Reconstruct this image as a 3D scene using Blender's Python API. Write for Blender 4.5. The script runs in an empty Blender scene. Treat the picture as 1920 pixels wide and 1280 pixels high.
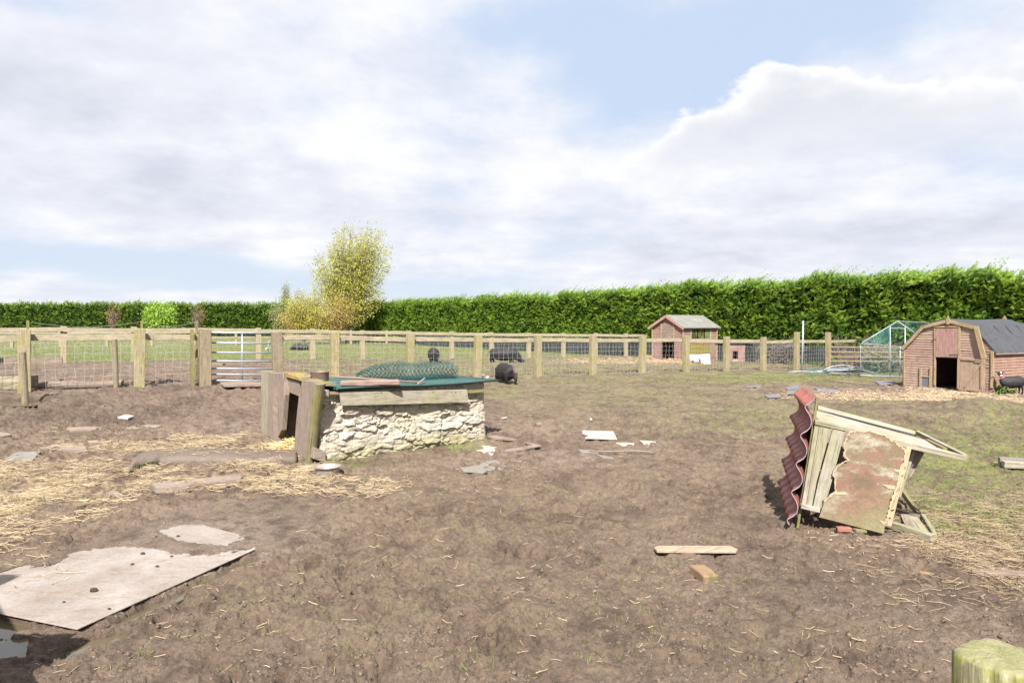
import bpy, math, random
import numpy as np
from mathutils import Vector
random.seed(7); RNG = np.random.default_rng(11)
scene = bpy.context.scene
SKYS = .42
COL = scene.collection
R = math.radians
# ------------------------------------------------------------------ camera model
CH = 1.6; F = 1280.0; PITCH = math.atan(32/1280)
cp, sp = math.cos(PITCH), math.sin(PITCH)
def ray(px, py):
    dx = (np.asarray(px, float)-960)/F; dy = (640-np.asarray(py, float))/F
    return dx, cp+sp*dy, -sp+cp*dy
def P(px, py, Y):
    x, y, z = ray(px, py); k = Y/y
    return Vector((float(x*k), float(Y), float(CH+z*k)))
def project(x, y, z):
    z = z-CH
    d = y*cp - z*sp; u = y*sp + z*cp
    return 960+F*x/d, 640-F*u/d
def onplane(px, py, pt, n):
    x, y, z = ray(px, py); d = Vector((float(x), float(y), float(z))); c = Vector((0, 0, CH))
    t = (Vector(pt)-c).dot(n)/d.dot(n)
    return c+d*t
# ------------------------------------------------------------------ smooth terrain through known points
def F1p(n): return (-.88+1.59*n, 17.3*(1+.06*n))
def F2p(n): return (-9.37+1.69*n, 25.2*(1+.043*n))
def F3p(n): return (-12.98+2.69*n, 55*(1+.018*n))
ctl = []
for n, z in ((-4.92, .40), (-3.98, .396), (-3.37, .37), (-2, .30), (0, .194), (3, .134), (6, -.01), (8, -.04)): ctl.append((*F1p(n), z))
for n, z in ((-4, .36), (-3, .35), (1, .26), (5, .07), (9, -.04)): ctl.append((*F2p(n), z))
for n in (-8, -2, 0, 5, 9): ctl.append((*F3p(n), 0))
ctl += [(6.7, 27, .12)]
ctl += [(x, y, 0) for x, y in ((0, 0), (-5, 0), (5, 0), (-5, 5), (5, 5), (0, 9.4), (-2.5, 8), (-3.5, 9.7), (3, 9), (7, 10), (10.3, 18), (11.3, 16), (13, 18.5), (10.5, 21),
        (18, 15), (25, 30), (40, 50), (-30, 80), (0, 80), (40, 80), (-60, 60), (0, -20), (20, -20), (-20, -20), (25, 0), (-25, 0), (12, 30))]
ctl += [(-6.4, 8.6, .05), (-8, 10.5, .25), (-15, 12, .35), (-22, 30, .2)]
ctl = np.array(ctl)
def _k(r2): return np.where(r2 > 1e-9, .5*r2*np.log(np.maximum(r2, 1e-9)), 0)
n_ = len(ctl)
A_ = np.zeros((n_+3, n_+3)); d2 = ((ctl[:, None, :2]-ctl[None, :, :2])**2).sum(-1)
A_[:n_, :n_] = _k(d2)+np.eye(n_)*2.0
A_[:n_, n_] = 1; A_[:n_, n_+1:] = ctl[:, :2]; A_[n_:, :n_] = A_[:n_, n_:].T
W_ = np.linalg.solve(A_, np.r_[ctl[:, 2], 0, 0, 0])
def T(x, y):
    x = np.asarray(x, float); y = np.asarray(y, float)
    s = W_[n_]+W_[n_+1]*x+W_[n_+2]*y
    for i in range(n_): s = s+W_[i]*_k((x-ctl[i, 0])**2+(y-ctl[i, 1])**2)
    r = np.hypot(x, y-20); f = np.clip((90-r)/35, 0, 1); f = f*f*(3-2*f)
    return np.clip(s, -.3, .6)*f
def gpv(px, py):
    x, y, z = ray(px, py); t = np.full(np.shape(px), 8.0) if np.ndim(px) else 8.0
    h = 0*x
    for _ in range(12):
        t = .5*t+.5*(h-CH)/z if _ else (h-CH)/z
        h = T(x*t, y*t)
    return x*t, y*t, h
def gp(px, py, dz=0.):
    x, y, z = gpv(float(px), float(py)); return Vector((float(x), float(y), float(z)+dz))
def tv(x, y, dz=0.): return Vector((x, y, float(T(x, y))+dz))
# ------------------------------------------------------------------ numpy noise
def _hash(i, j, s):
    h = (i.astype(np.int64)*374761393 + j.astype(np.int64)*668265263 + s*1274126177) & 0xffffffff
    h = ((h ^ (h >> 13))*1274126177) & 0xffffffff
    return ((h ^ (h >> 16)) & 0xffff)/65535.0
def perlin(x, y, s=0):
    i = np.floor(x); j = np.floor(y); fx = x-i; fy = y-j
    u = fx*fx*fx*(fx*(fx*6-15)+10); v = fy*fy*fy*(fy*(fy*6-15)+10)
    def g(a, b):
        t = _hash(i+a, j+b, s)*2*np.pi
        return np.cos(t)*(fx-a)+np.sin(t)*(fy-b)
    return (g(0, 0)*(1-u)+g(1, 0)*u)*(1-v)+(g(0, 1)*(1-u)+g(1, 1)*u)*v
def fbm(x, y, o=4, s=0):
    r = 0; a = 1
    for k in range(o): r = r+a*perlin(x*2**k+k*17.3, y*2**k-k*9.1, s+k); a *= .5
    return r
def sstep(a, b, x):
    t = np.clip((x-a)/(b-a), 0, 1); return t*t*(3-2*t)
def voro(x, y, s=0, jit=1.0):
    """F1, F2 and id of the nearest cell"""
    i = np.floor(x); j = np.floor(y); f1 = np.full(x.shape, 9.); f2 = f1.copy(); cid = f1.copy()
    for a in (-1, 0, 1):
        for b in (-1, 0, 1):
            rx = _hash(i+a, j+b, s); ry = _hash(i+a, j+b, s+5)
            d = (i+a+.5+(rx-.5)*jit-x)**2+(j+b+.5+(ry-.5)*jit-y)**2
            c = _hash(i+a, j+b, s+9)
            m = d < f1; f2 = np.where(m, f1, np.minimum(f2, d)); cid = np.where(m, c, cid); f1 = np.where(m, d, f1)
    return np.sqrt(f1), np.sqrt(f2), cid
def polydist(px, py, poly):
    """signed distance, positive inside"""
    inside = np.zeros(px.shape, bool); dm = np.full(px.shape, 1e9); n = len(poly)
    for k in range(n):
        x0, y0 = poly[k]; x1, y1 = poly[(k+1) % n]
        ex, ey = x1-x0, y1-y0
        t = np.clip(((px-x0)*ex+(py-y0)*ey)/(ex*ex+ey*ey), 0, 1)
        dm = np.minimum(dm, (px-x0-t*ex)**2+(py-y0-t*ey)**2)
        c = ((y0 > py) != (y1 > py)) & (px < (x1-x0)*(py-y0)/((y1-y0) if y1 != y0 else 1e-9)+x0)
        inside ^= c
    return np.where(inside, 1, -1)*np.sqrt(dm)
# ------------------------------------------------------------------ tagging, building
ORG = {}
def tag(o, label=None, cat=None, group=None, kind=None):
    if label: o['label'] = label
    if cat: o['category'] = cat
    if group: o['group'] = group
    if kind: o['kind'] = kind
    return o
def thing(name, label, cat, loc, group=None):
    o = bpy.data.objects.new(name, None); COL.objects.link(o); o.location = loc; o.empty_display_size = .1
    ORG[o] = Vector(loc); return tag(o, label, cat, group)
def link(name, me, parent=None):
    o = bpy.data.objects.new(name, me); COL.objects.link(o)
    if parent is not None: o.parent = parent
    return o
class MB:
    def __init__(s): s.v = []; s.f = []; s.uv = []
    def add(s, vs, fs, uvs=None):
        b = len(s.v); s.v += [Vector(v) for v in vs]
        for k, f in enumerate(fs):
            s.f.append([b+i for i in f])
            s.uv.append(uvs[k] if uvs else [(s.v[b+i].x+s.v[b+i].y, s.v[b+i].z) for i in f])
        return s
    def sections(s, rings, caps=True):
        """rings: list of lists of points of equal length; uv u along, v around"""
        n = len(rings[0]); b = len(s.v); off = random.random()*9; L = off
        for r in rings: s.v += [Vector(p) for p in r]
        cen = [sum((Vector(p) for p in r), Vector())/n for r in rings]
        per = [0]
        for i in range(n): per.append(per[-1]+(Vector(rings[0][(i+1) % n])-Vector(rings[0][i])).length)
        for k in range(len(rings)-1):
            L2 = L+(cen[k+1]-cen[k]).length
            for i in range(n):
                j = (i+1) % n
                s.f.append([b+k*n+i, b+k*n+j, b+(k+1)*n+j, b+(k+1)*n+i])
                s.uv.append([(L, off+per[i]), (L, off+per[i+1]), (L2, off+per[i+1]), (L2, off+per[i])])
            L = L2
        if caps:
            for q, fl in ((0, True), (len(rings)-1, False)):
                idx = [b+q*n+i for i in range(n)]
                if fl: idx = idx[::-1]
                s.f.append(idx); c = s.v[idx[0]]
                s.uv.append([((s.v[i]-c).length*.4+off, (s.v[i]-c).z+off) for i in idx])
        return s
    def bar(s, p0, p1, w, h, up=(0, 0, 1), seg=1, jit=0., taper=1.):
        """w across, h along up"""
        p0 = Vector(p0); p1 = Vector(p1); d = (p1-p0).normalized(); up = Vector(up)
        side = d.cross(up)
        if side.length < 1e-4: side = d.cross(Vector((1, 0, 0)))
        side.normalize(); up = side.cross(d).normalized(); rings = []
        for k in range(seg+1):
            c = p0.lerp(p1, k/seg); t = 1+(taper-1)*k/seg
            r = []
            for a, b in ((-1, -1), (1, -1), (1, 1), (-1, 1)):
                q = c+side*(a*w/2*t)+up*(b*h/2*t)
                if jit: q = q+Vector([random.gauss(0, jit) for _ in range(3)])
                r.append(q)
            rings.append(r)
        return s.sections(rings)
    def tube(s, pts, r, n=6, caps=True):
        pts = [Vector(p) for p in pts]; rr = r if isinstance(r, (list, tuple)) else [r]*len(pts); rings = []
        for k, p in enumerate(pts):
            d = (pts[min(k+1, len(pts)-1)]-pts[max(k-1, 0)]).normalized()
            a = d.cross(Vector((0, 0, 1)) if abs(d.z) < .9 else Vector((1, 0, 0))).normalized(); b = d.cross(a)
            rings.append([p+(a*math.cos(2*math.pi*i/n)+b*math.sin(2*math.pi*i/n))*rr[k] for i in range(n)])
        return s.sections(rings, caps)
    def prism(s, poly, vec, grain=None):
        poly = [Vector(p) for p in poly]; vec = Vector(vec); n = len(poly); b = len(s.v)
        s.v += poly+[p+vec for p in poly]
        g = Vector(grain).normalized() if grain is not None else (poly[1]-poly[0]).normalized()
        nn = vec.normalized(); h = nn.cross(g); off = random.random()*9
        def uv(i): q = s.v[i]; return (q.dot(g)+off, q.dot(h)+q.dot(nn)+off)
        fs = [list(range(b, b+n)), list(range(b+2*n-1, b+n-1, -1))]+[[b+i, b+n+i, b+n+(i+1) % n, b+(i+1) % n] for i in range(n)]
        for f in fs: s.f.append(f); s.uv.append([uv(i) for i in f])
        return s
    def ellipse_ring(s, c, d, a, b, n=16):
        d = Vector(d).normalized(); sd = d.cross(Vector((0, 0, 1))).normalized(); up = sd.cross(d)
        return [Vector(c)+sd*(a*math.cos(2*math.pi*i/n))+up*(b*math.sin(2*math.pi*i/n)) for i in range(n)]
    def build(s, name, mat, parent=None, smooth=False, bevel=0, origin=None):
        if parent is not None: org = ORG[parent]
        else:
            if origin is None:
                xs = [v.x for v in s.v]; ys = [v.y for v in s.v]
                origin = Vector(((min(xs)+max(xs))/2, (min(ys)+max(ys))/2, min(v.z for v in s.v)))
            org = Vector(origin)
        me = bpy.data.meshes.new(name)
        me.from_pydata([v-org for v in s.v], [], s.f)
        ul = me.uv_layers.new(name='UVMap'); flat = [c for f in s.uv for p in f for c in p]
        if len(flat) == 2*len(me.loops): ul.data.foreach_set('uv', flat)
        me.materials.append(mat)
        if smooth: me.polygons.foreach_set('use_smooth', [True]*len(me.polygons))
        o = link(name, me, parent)
        if parent is None: o.location = org
        ORG[o] = org
        if bevel:
            m = o.modifiers.new('bevel', 'BEVEL'); m.width = bevel; m.segments = 1; m.limit_method = 'ANGLE'; m.angle_limit = R(40)
        return o
def mesh_np(name, V, Fc, mat, parent=None, cols=None, smooth=False, uv=None):
    V = np.asarray(V, np.float32)
    if parent is not None: org = np.array(ORG[parent], np.float32)
    else: org = np.array([V[:, 0].mean(), V[:, 1].mean(), V[:, 2].min()], np.float32)
    me = bpy.data.meshes.new(name); k = Fc.shape[1]
    me.vertices.add(len(V)); me.vertices.foreach_set('co', (V-org).ravel())
    me.loops.add(Fc.size); me.loops.foreach_set('vertex_index', Fc.astype(np.int32).ravel())
    me.polygons.add(len(Fc)); me.polygons.foreach_set('loop_start', np.arange(0, Fc.size, k, dtype=np.int32))
    me.polygons.foreach_set('loop_total', np.full(len(Fc), k, np.int32))
    if smooth: me.polygons.foreach_set('use_smooth', np.ones(len(Fc), bool))
    me.update(calc_edges=True)
    if cols is not None:
        ca = me.color_attributes.new('tint', 'FLOAT_COLOR', 'POINT')
        c4 = np.ones((len(V), 4), np.float32); c4[:, :3] = cols; ca.data.foreach_set('color', c4.ravel())
    me.materials.append(mat); o = link(name, me, parent)
    if parent is None: o.location = org
    ORG[o] = Vector([float(q) for q in org]); return o
# ------------------------------------------------------------------ materials
def newmat(name):
    m = bpy.data.materials.new(name); m.use_nodes = True; nt = m.node_tree
    return m, nt, nt.nodes['Principled BSDF'], nt.nodes.new, nt.links.new
def rgba(c): return (c[0], c[1], c[2], 1)
def noise(nt, vec, scale, detail=6, rough=.6):
    n = nt.nodes.new('ShaderNodeTexNoise'); n.inputs['Scale'].default_value = scale; n.inputs['Detail'].default_value = detail
    n.inputs['Roughness'].default_value = rough
    if vec is not None: nt.links.new(vec, n.inputs['Vector'])
    return n.outputs['Fac']
def ramp(nt, fac, stops):
    r = nt.nodes.new('ShaderNodeValToRGB'); e = r.color_ramp.elements
    while len(e) < len(stops): e.new(.5)
    for k, (p, c) in enumerate(stops): e[k].position = p; e[k].color = rgba(c) if isinstance(c, (tuple, list)) else (c, c, c, 1)
    nt.links.new(fac, r.inputs['Fac']); return r.outputs['Color']
def mix(nt, fac, a, b, mode='MIX'):
    m = nt.nodes.new('ShaderNodeMix'); m.data_type = 'RGBA'; m.blend_type = mode
    for sock, val in ((m.inputs[0], fac), (m.inputs[6], a), (m.inputs[7], b)):
        if isinstance(val, (int, float)): sock.default_value = val
        elif isinstance(val, tuple): sock.default_value = rgba(val)
        else: nt.links.new(val, sock)
    return m.outputs[2]
def mapping(nt, out, scale):
    m = nt.nodes.new('ShaderNodeMapping'); m.inputs['Scale'].default_value = scale; nt.links.new(out, m.inputs['Vector']); return m.outputs[0]
def bump(nt, bs, h, dist, strength=1.):
    b = nt.nodes.new('ShaderNodeBump'); b.inputs['Distance'].default_value = dist; b.inputs['Strength'].default_value = strength
    nt.links.new(h, b.inputs['Height']); nt.links.new(b.outputs[0], bs.inputs['Normal'])
def wood(name, c1, c2, c3=None, moss=None, mossamt=.45, rough=.85, grain=45, stainscale=2.5):
    m, nt, bs, N, L = newmat(name); tc = N('ShaderNodeTexCoord')
    g = noise(nt, mapping(nt, tc.outputs['UV'], (2.2, grain, 1)), 1, 7, .65)
    K_ = .56; c1 = tuple(q*K_ for q in c1); c2 = tuple(q*K_ for q in c2); c3 = c3 and tuple(q*K_ for q in c3); moss = moss and tuple(q*.58 for q in moss)
    col = ramp(nt, g, [(.32, c1), (.68, c2)])
    oc = tc.outputs['Object']
    if c3: col = mix(nt, ramp(nt, noise(nt, oc, stainscale, 5), [(.42, 0.), (.62, 1.)]), col, c3)
    col = mix(nt, ramp(nt, noise(nt, mapping(nt, tc.outputs['UV'], (1.2, 120, 1)), 1, 2), [(.33, .45), (.42, 1.)]), (0., 0., 0.), col, 'MIX') if False else col
    dk = ramp(nt, noise(nt, mapping(nt, tc.outputs['UV'], (3, 70, 1)), 1.3, 4), [(.33, .42), (.46, 1.)])
    col = mix(nt, 1., col, dk, 'MULTIPLY')
    if moss: col = mix(nt, ramp(nt, noise(nt, oc, 5.5, 8, .75), [(mossamt, 0.), (mossamt+.14, .9)]), col, moss)
    col = mix(nt, 1., col, ramp(nt, noise(nt, oc, 14, 6, .7), [(.25, .78), (.7, 1.12)]), 'MULTIPLY')
    L(col, bs.inputs['Base Color']); bs.inputs['Roughness'].default_value = rough; bs.inputs['Specular IOR Level'].default_value = .2
    bump(nt, bs, g, .004); return m
def stone(name, c1, c2, c3=None, rough=.9, sc=6, bd=.006, spec=.2, thr=.5):
    m, nt, bs, N, L = newmat(name); tc = N('ShaderNodeTexCoord'); oc = tc.outputs['Object']
    K_ = .60; c1 = tuple(q*K_ for q in c1); c2 = tuple(q*K_ for q in c2); c3 = c3 and tuple(q*K_ for q in c3)
    a = noise(nt, oc, sc, 8, .65); col = ramp(nt, a, [(.3, c1), (.7, c2)])
    if c3: col = mix(nt, ramp(nt, noise(nt, oc, sc*.5, 6, .7), [(thr, 0.), (thr+.12, 1.)]), col, c3)
    col = mix(nt, 1., col, ramp(nt, noise(nt, oc, sc*9, 4), [(.3, .8), (.7, 1.12)]), 'MULTIPLY')
    L(col, bs.inputs['Base Color']); bs.inputs['Roughness'].default_value = rough; bs.inputs['Specular IOR Level'].default_value = spec
    bump(nt, bs, noise(nt, oc, sc*5, 8, .7), bd); return m
def leafmat(name, tr=.35, rough=.6):
    m, nt, bs, N, L = newmat(name); at = N('ShaderNodeVertexColor'); at.layer_name = 'tint'
    L(at.outputs['Color'], bs.inputs['Base Color']); bs.inputs['Roughness'].default_value = rough; bs.inputs['Specular IOR Level'].default_value = .3
    t = N('ShaderNodeBsdfTranslucent'); L(at.outputs['Color'], t.inputs['Color'])
    x = N('ShaderNodeMixShader'); x.inputs[0].default_value = tr
    L(bs.outputs[0], x.inputs[1]); L(t.outputs[0], x.inputs[2]); L(x.outputs[0], nt.nodes['Material Output'].inputs['Surface']); return m
def plain(name, c, rough=.5, metal=0., c2=None, sc=20):
    m, nt, bs, N, L = newmat(name); tc = N('ShaderNodeTexCoord')
    col = ramp(nt, noise(nt, tc.outputs['Object'], sc, 6, .7), [(.3, c), (.7, c2 or tuple(q*1.25 for q in c))])
    L(col, bs.inputs['Base Color']); bs.inputs['Roughness'].default_value = rough; bs.inputs['Metallic'].default_value = metal; return m

M_fence = wood('fence_timber', (.34, .28, .18), (.66, .56, .38), (.46, .40, .24), (.38, .38, .07), .50)
M_rail = wood('rail_timber', (.42, .35, .24), (.74, .63, .47), (.50, .45, .30), (.32, .31, .12), .62)
M_farpost = wood('far_timber', (.40, .33, .21), (.70, .60, .42), (.50, .45, .27))
M_stake = wood('stake_timber', (.26, .22, .15), (.50, .42, .29), (.38, .30, .20), (.28, .30, .08), .62)
M_oldwood = wood('grey_timber', (.30, .23, .19), (.56, .45, .37), (.42, .33, .27))
M_yellowwood = wood('yellow_timber', (.40, .28, .08), (.65, .48, .18), (.5, .38, .14))
M_mossedwood = wood('mossy_timber', (.26, .22, .13), (.46, .39, .24), (.34, .31, .13), (.33, .31, .08), .52)
M_palewood = wood('pale_timber', (.40, .35, .27), (.62, .56, .45), (.46, .43, .28), (.40, .42, .20), .60, grain=25)
M_whitewood = wood('bleached_timber', (.42, .38, .31), (.70, .64, .55), (.48, .45, .30), (.36, .36, .16), .60)
M_redwood = wood('red_cladding', (.42, .27, .22), (.68, .46, .38), (.64, .47, .37), grain=25, stainscale=1.6)
M_redwood2 = wood('red_shed_cladding', (.34, .20, .175), (.52, .32, .28), (.48, .32, .27), grain=25)
M_orangewood = wood('warm_cladding', (.40, .23, .18), (.58, .36, .28), (.54, .35, .27), grain=25)
M_doorpink = wood('pink_door', (.50, .29, .25), (.68, .43, .38), (.60, .37, .32), grain=30)
M_doortan = wood('tan_door', (.48, .34, .24), (.70, .52, .39), (.60, .44, .33), grain=30)
M_trim = wood('trim_timber', (.44, .32, .19), (.70, .54, .35), (.56, .44, .24), grain=30)
M_galv = plain('galvanised', (.25, .29, .34), .5, .25, (.35, .39, .44), 9)
M_wire = plain('wire', (.27, .28, .27), .6, .2)
M_dark = plain('dark_inside', (.02, .017, .015), .95)
M_mudclod = stone('mud_clod', (.075, .052, .042), (.14, .10, .08), sc=18)
# ------------------------------------------------------------------ ground
BOARD = [(-141, 1120), (145, 1178), (640, 956), (427, 934)]
BOARDVIS = [(-330, 1100), (145, 1190), (480, 1034), (400, 1040), (330, 1042), (290, 1031), (215, 1027), (160, 1036), (120, 1056), (40, 1070), (-20, 1088), (-200, 1080)]
BOARDVIS2 = [(308, 1000), (340, 988), (380, 986), (440, 1002), (446, 1012), (420, 1022), (370, 1020), (330, 1014)]
PUD = [[(205, 1158), (300, 1117), (475, 1036), (484, 1046), (440, 1068), (395, 1088), (300, 1130), (222, 1168)],
       [(98, 1226), (150, 1196), (215, 1176), (250, 1176), (238, 1196), (150, 1218)],
       [(-30, 1188), (60, 1186), (48, 1222), (-30, 1232)],
       [(-30, 742), (75, 744), (92, 750), (66, 759), (-30, 760)],
       [(-30, 1150), (30, 1150), (60, 1165), (20, 1185), (-30, 1185)]]
def blobs(px, py, L):
    r = 0*px
    for cx, cy, rx, ry, a in L: r = np.maximum(r, a*np.exp(-(((px-cx)/rx)**2+((py-cy)/ry)**2)))
    return r
def f2side(x, y):  # signed metres beyond the second fence
    x0, y0 = F2p(0); x1, y1 = F2p(1); dx, dy = x1-x0, y1-y0; l = math.hypot(dx, dy)
    return ((y-y0)*dx-(x-x0)*dy)/l
def f1side(x, y):
    x0, y0 = F1p(0); x1, y1 = F1p(1); dx, dy = x1-x0, y1-y0; l = math.hypot(dx, dy)
    return ((y-y0)*dx-(x-x0)*dy)/l
def ground(x, y, want=False):
    z0 = T(x, y); r = np.hypot(x, y)
    front = y > .5
    px, py = project(x, np.where(front, y, .5), z0); px = np.where(front, px, -9999)
    wob = fbm(x*3.1, y*3.1, 3, 40)
    f2 = f2side(x, y); f1 = f1side(x, y)
    grass = sstep(-.3, 1.8, f2+1.4*fbm(x*.5, y*.5, 3, 3)-1.0*sstep(3, 9, x))*(1-sstep(4.5, 8, x)*sstep(2.5, 0, f2)*.8)
    rough = .55+.45*sstep(-.35, .35, fbm(x*.6, y*.6, 3, 77))
    rough = np.maximum(rough, blobs(px, py, [(150, 780, 260, 40, 1.25), (640, 1080, 260, 120, 1.2), (900, 1180, 200, 80, 1.2)]))
    rough = rough*(1-.7*grass)*(1-.6*blobs(px, py, [(1000, 740, 300, 30, 1.), (1650, 900, 300, 100, .6), (420, 1005, 160, 40, 1.), (1550, 1080, 260, 70, .7)]))
    fade = 1-sstep(30, 60, r)
    bil = np.abs(perlin(x*9, y*9, 5))+.5*np.abs(perlin(x*19, y*19, 6))+.3*np.abs(perlin(x*37, y*37, 8))
    wx = x+.02*perlin(x*20, y*20, 50); wy = y+.02*perlin(x*20, y*20, 51)
    va, vb, vc = voro(wx*17, wy*17, 13); crumb = sstep(0, .35, vb-va)*(.3+vc)
    va, vb, vd = voro(wx*34, wy*34, 14); crumb2 = sstep(0, .4, vb-va)*(.3+vd)
    pit = sstep(.22, .42, perlin(x*4.3+.7*wob, y*4.3, 9))
    hf = 0; am = 1
    for k_, fq in enumerate((6, 11, 21, 38, 66)): hf = hf+am*(perlin(wx*fq+k_*7, wy*fq, 60+k_)); am *= .64
    hf = np.where(hf > 0, hf, hf*1.7)
    d = .035*fbm(x*.8, y*.8, 3, 1)+rough*(.035*perlin(x*3, y*3, 2)+.030*(bil-.30)+.042*hf-.055*pit-.03*sstep(.25, .38, perlin(x*9.3+wob, y*9.3, 19)))
    clod = np.clip(.42-voro(x*11, y*11, 3)[0], 0, 1)*sstep(-.05, .3, perlin(x*1.7, y*1.7, 33))
    d = d+.028*clod*rough+rough*(.0*(crumb-.4)*sstep(-.35, .25, perlin(x*3.3, y*3.3, 15))+.002*(crumb2-.4))
    d = d*fade
    # mound and scrape near the right edge
    d = d+.22*blobs(px, py, [(1830, 772, 75, 16, 1.), (1700, 765, 90, 10, .35)])-.06*blobs(px, py, [(1790, 800, 120, 8, 1.)])
    wpx = wob*7+fbm(x*17, y*17, 3, 41)*4
    near = (py > 720) & front
    bd = np.where(near, polydist(px+wpx*.0, py, BOARD), -999.)
    vis = np.maximum(polydist(px+wpx*3, py+wpx*1.4, BOARDVIS), polydist(px+wpx*3, py+wpx*.8, BOARDVIS2))
    vis = np.where(near, vis, -999.)
    inb = bd > 1
    d = np.where(inb, np.where(vis > 0, -.02, .014+.18*np.abs(d)+.004*perlin(x*15, y*15, 4)), d)
    d = np.where(inb & (vis <= 0) & (vis > -14), .009+.010*(-vis/14), d)
    rim = sstep(-26, 0, bd)*(1-inb)*sstep(500, 470, px); rise = sstep(-30, -4, bd)*(1-inb)*sstep(470, 520, px)*.022
    d = np.where(inb, d, d*(1-rim*.5)-.012*rim+rise); d = np.where(inb & (bd < 12) & (px > 482), np.maximum(d, .017), d); d = np.where(~inb & (bd > -16) & (bd < 90) & (px > 478), np.maximum(d, .011+.003*perlin(x*13, y*13, 4)), d)
    pud = -999.
    for k, p in enumerate(PUD): pud = np.maximum(pud, np.where((px > -300) & (px < 700) & near, polydist(px+wpx*(1.5 if k != 3 else .8), py+wpx*(.8 if k != 3 else .1), p)/(1 if k != 3 else .3), -999.))
    pd = sstep(-6, 5, pud)
    d = np.where(inb, d, d*(1-.75*pd)-.065*pd)
    z = z0+d
    if not want: return z
    return z, dict(px=px, py=py, z0=z0, d=d, grass=grass, f1=f1, f2=f2, inb=inb, vis=vis, pud=pd, rough=rough, wob=wob, front=front, r=r)
def ground_mesh():
    fine = np.arange(-41, 41.01, .082)
    coarse = np.concatenate([np.arange(-180, -62, 4.), np.arange(-62, -41.2, .3), fine, np.arange(41.3, 62, .3), np.arange(62, 180, 4.)])
    th = np.radians(coarse)
    rs = [.05, .5, 1.2, 1.8, 2.3]; r = 2.6
    while r < 260:
        rs.append(r)
        r += .0085 if r < 4.2 else (.0085*(r/4.2)**1.35 if r < 30 else r*.012 if r < 80 else r*.06)
    rs += [400, 800, 1600, 3500]
    rs = np.array(rs); nt, nr = len(th), len(rs)
    RR, TH = np.meshgrid(rs, th, indexing='ij')
    # straight fronts: keep depth rows straight within the view
    x = RR*np.sin(TH); y = RR*np.cos(TH)
    x = x.ravel(); y = y.ravel()
    z, m = ground(x, y, True)
    mud = np.array((.150, .107, .079)); mud2 = np.array((.088, .061, .045)); mud3 = np.array((.192, .143, .107)); olive = np.array((.150, .122, .062)); gr = np.array((.120, .150, .040)); gr2 = np.array((.180, .185, .066)); straw = np.array((.33, .245, .14)); chip = np.array((.36, .27, .17))
    def lerp(a, b, t): return a+(b-a)*t[:, None]
    px, py = m['px'], m['py']
    n1 = fbm(x*1.3, y*1.3, 4, 21); n2 = fbm(x*6, y*6, 4, 22); n3 = fbm(x*24, y*24, 3, 23)
    c = lerp(mud, mud3, sstep(-.2, .45, n1*.6+n2*.5)); c = lerp(c, mud2, sstep(.0, .5, -n1*.5-n2*.6)*.8)
    wet = blobs(px, py, [(120, 775, 300, 40, .75), (1500, 1100, 350, 90, .22), (250, 730, 200, 12, .3)]); c = c*(1-.32*wet[:, None])
    ol = blobs(px, py, [(900, 960, 330, 90, .62), (640, 1080, 330, 130, .6), (1000, 1160, 300, 120, .42), (1300, 900, 260, 70, .45), (1180, 770, 300, 40, .42), (1500, 1200, 250, 70, .4)])
    c = lerp(c, olive, np.clip(ol*sstep(-.05, .40, n2+.3*n1+.6*n3)*.75, 0, 1))
    gm = m['grass']*np.clip(.80+.9*n2+.3*n1, 0, 1)
    gm = np.maximum(gm, np.clip(blobs(px, py, [(1470, 708, 230, 11, .95), (1100, 712, 130, 10, .5), (1800, 860, 190, 70, .85), (1900, 790, 90, 30, .7), (1620, 850, 120, 60, .5), (1650, 755, 70, 10, .6), (1190, 740, 260, 26, .34),
          (1560, 800, 90, 40, .5), (1800, 960, 120, 35, .7), (1640, 692, 90, 14, .9), (640, 868, 60, 10, .7), (868, 838, 40, 8, .9), (900, 735, 120, 18, .55), (1420, 780, 150, 40, .4)])*sstep(-.30, .22, n2+.4*n3+.25*n1)*1.3, 0, 1))
    betw = sstep(0, .5, m['f1'])*(1-sstep(-.5, .5, m['f2']))*(px > 560)
    gm = np.maximum(gm, betw*.55*sstep(-.2, .3, n2+n1))
    gcol = gr+(gr2-gr)*sstep(-.3, .3, n1+n3)[:, None]
    c = lerp(c, gcol, np.clip(gm, 0, 1))
    st = blobs(px, py, [(90, 905, 200, 40, .62), (330, 835, 160, 14, .55), (520, 905, 140, 22, .6), (530, 838, 40, 18, .8), (1830, 1010, 110, 40, .5), (20, 960, 90, 40, .5)])*sstep(-.25, .3, n2+.5*n3)
    c = lerp(c, straw, np.clip(st, 0, 1))
    ch = blobs(px, py, [(1760, 745, 95, 8, 1.05), (1890, 750, 70, 8, .8), (1620, 742, 90, 7, .65), (1250, 675, 60, 8, 1.), (1130, 678, 90, 5, .6)])*sstep(-.45, .1, n2+.5*n3)
    c = lerp(c, chip, np.clip(ch, 0, 1))
    dry = blobs(px, py, [(420, 1005, 170, 42, .8), (1030, 860, 150, 20, .35), (900, 870, 60, 12, .6), (420, 800, 150, 14, .4), (1000, 800, 100, 20, .4)])*sstep(-.4, .2, n2)
    c = lerp(c, np.array((.235, .18, .145)), np.clip(dry, 0, 1))
    c = c*(1-.42*np.clip(m['pud'], 0, 1)[:, None]*(~m['inb'])[:, None])
    V = np.stack([x, y, z], 1); idx = np.arange(nr*nt).reshape(nr, nt)
    a = idx[:-1, :]; b = idx[1:, :]; a2 = np.roll(a, -1, 1); b2 = np.roll(b, -1, 1)
    Fc = np.stack([a, a2, b2, b], -1).reshape(-1, 4)[:, ::-1]
    mt, nt_, bs, N, L = newmat('ground_soil'); at = N('ShaderNodeVertexColor'); at.layer_name = 'tint'; tc = N('ShaderNodeTexCoord'); oc = tc.outputs['Object']
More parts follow.
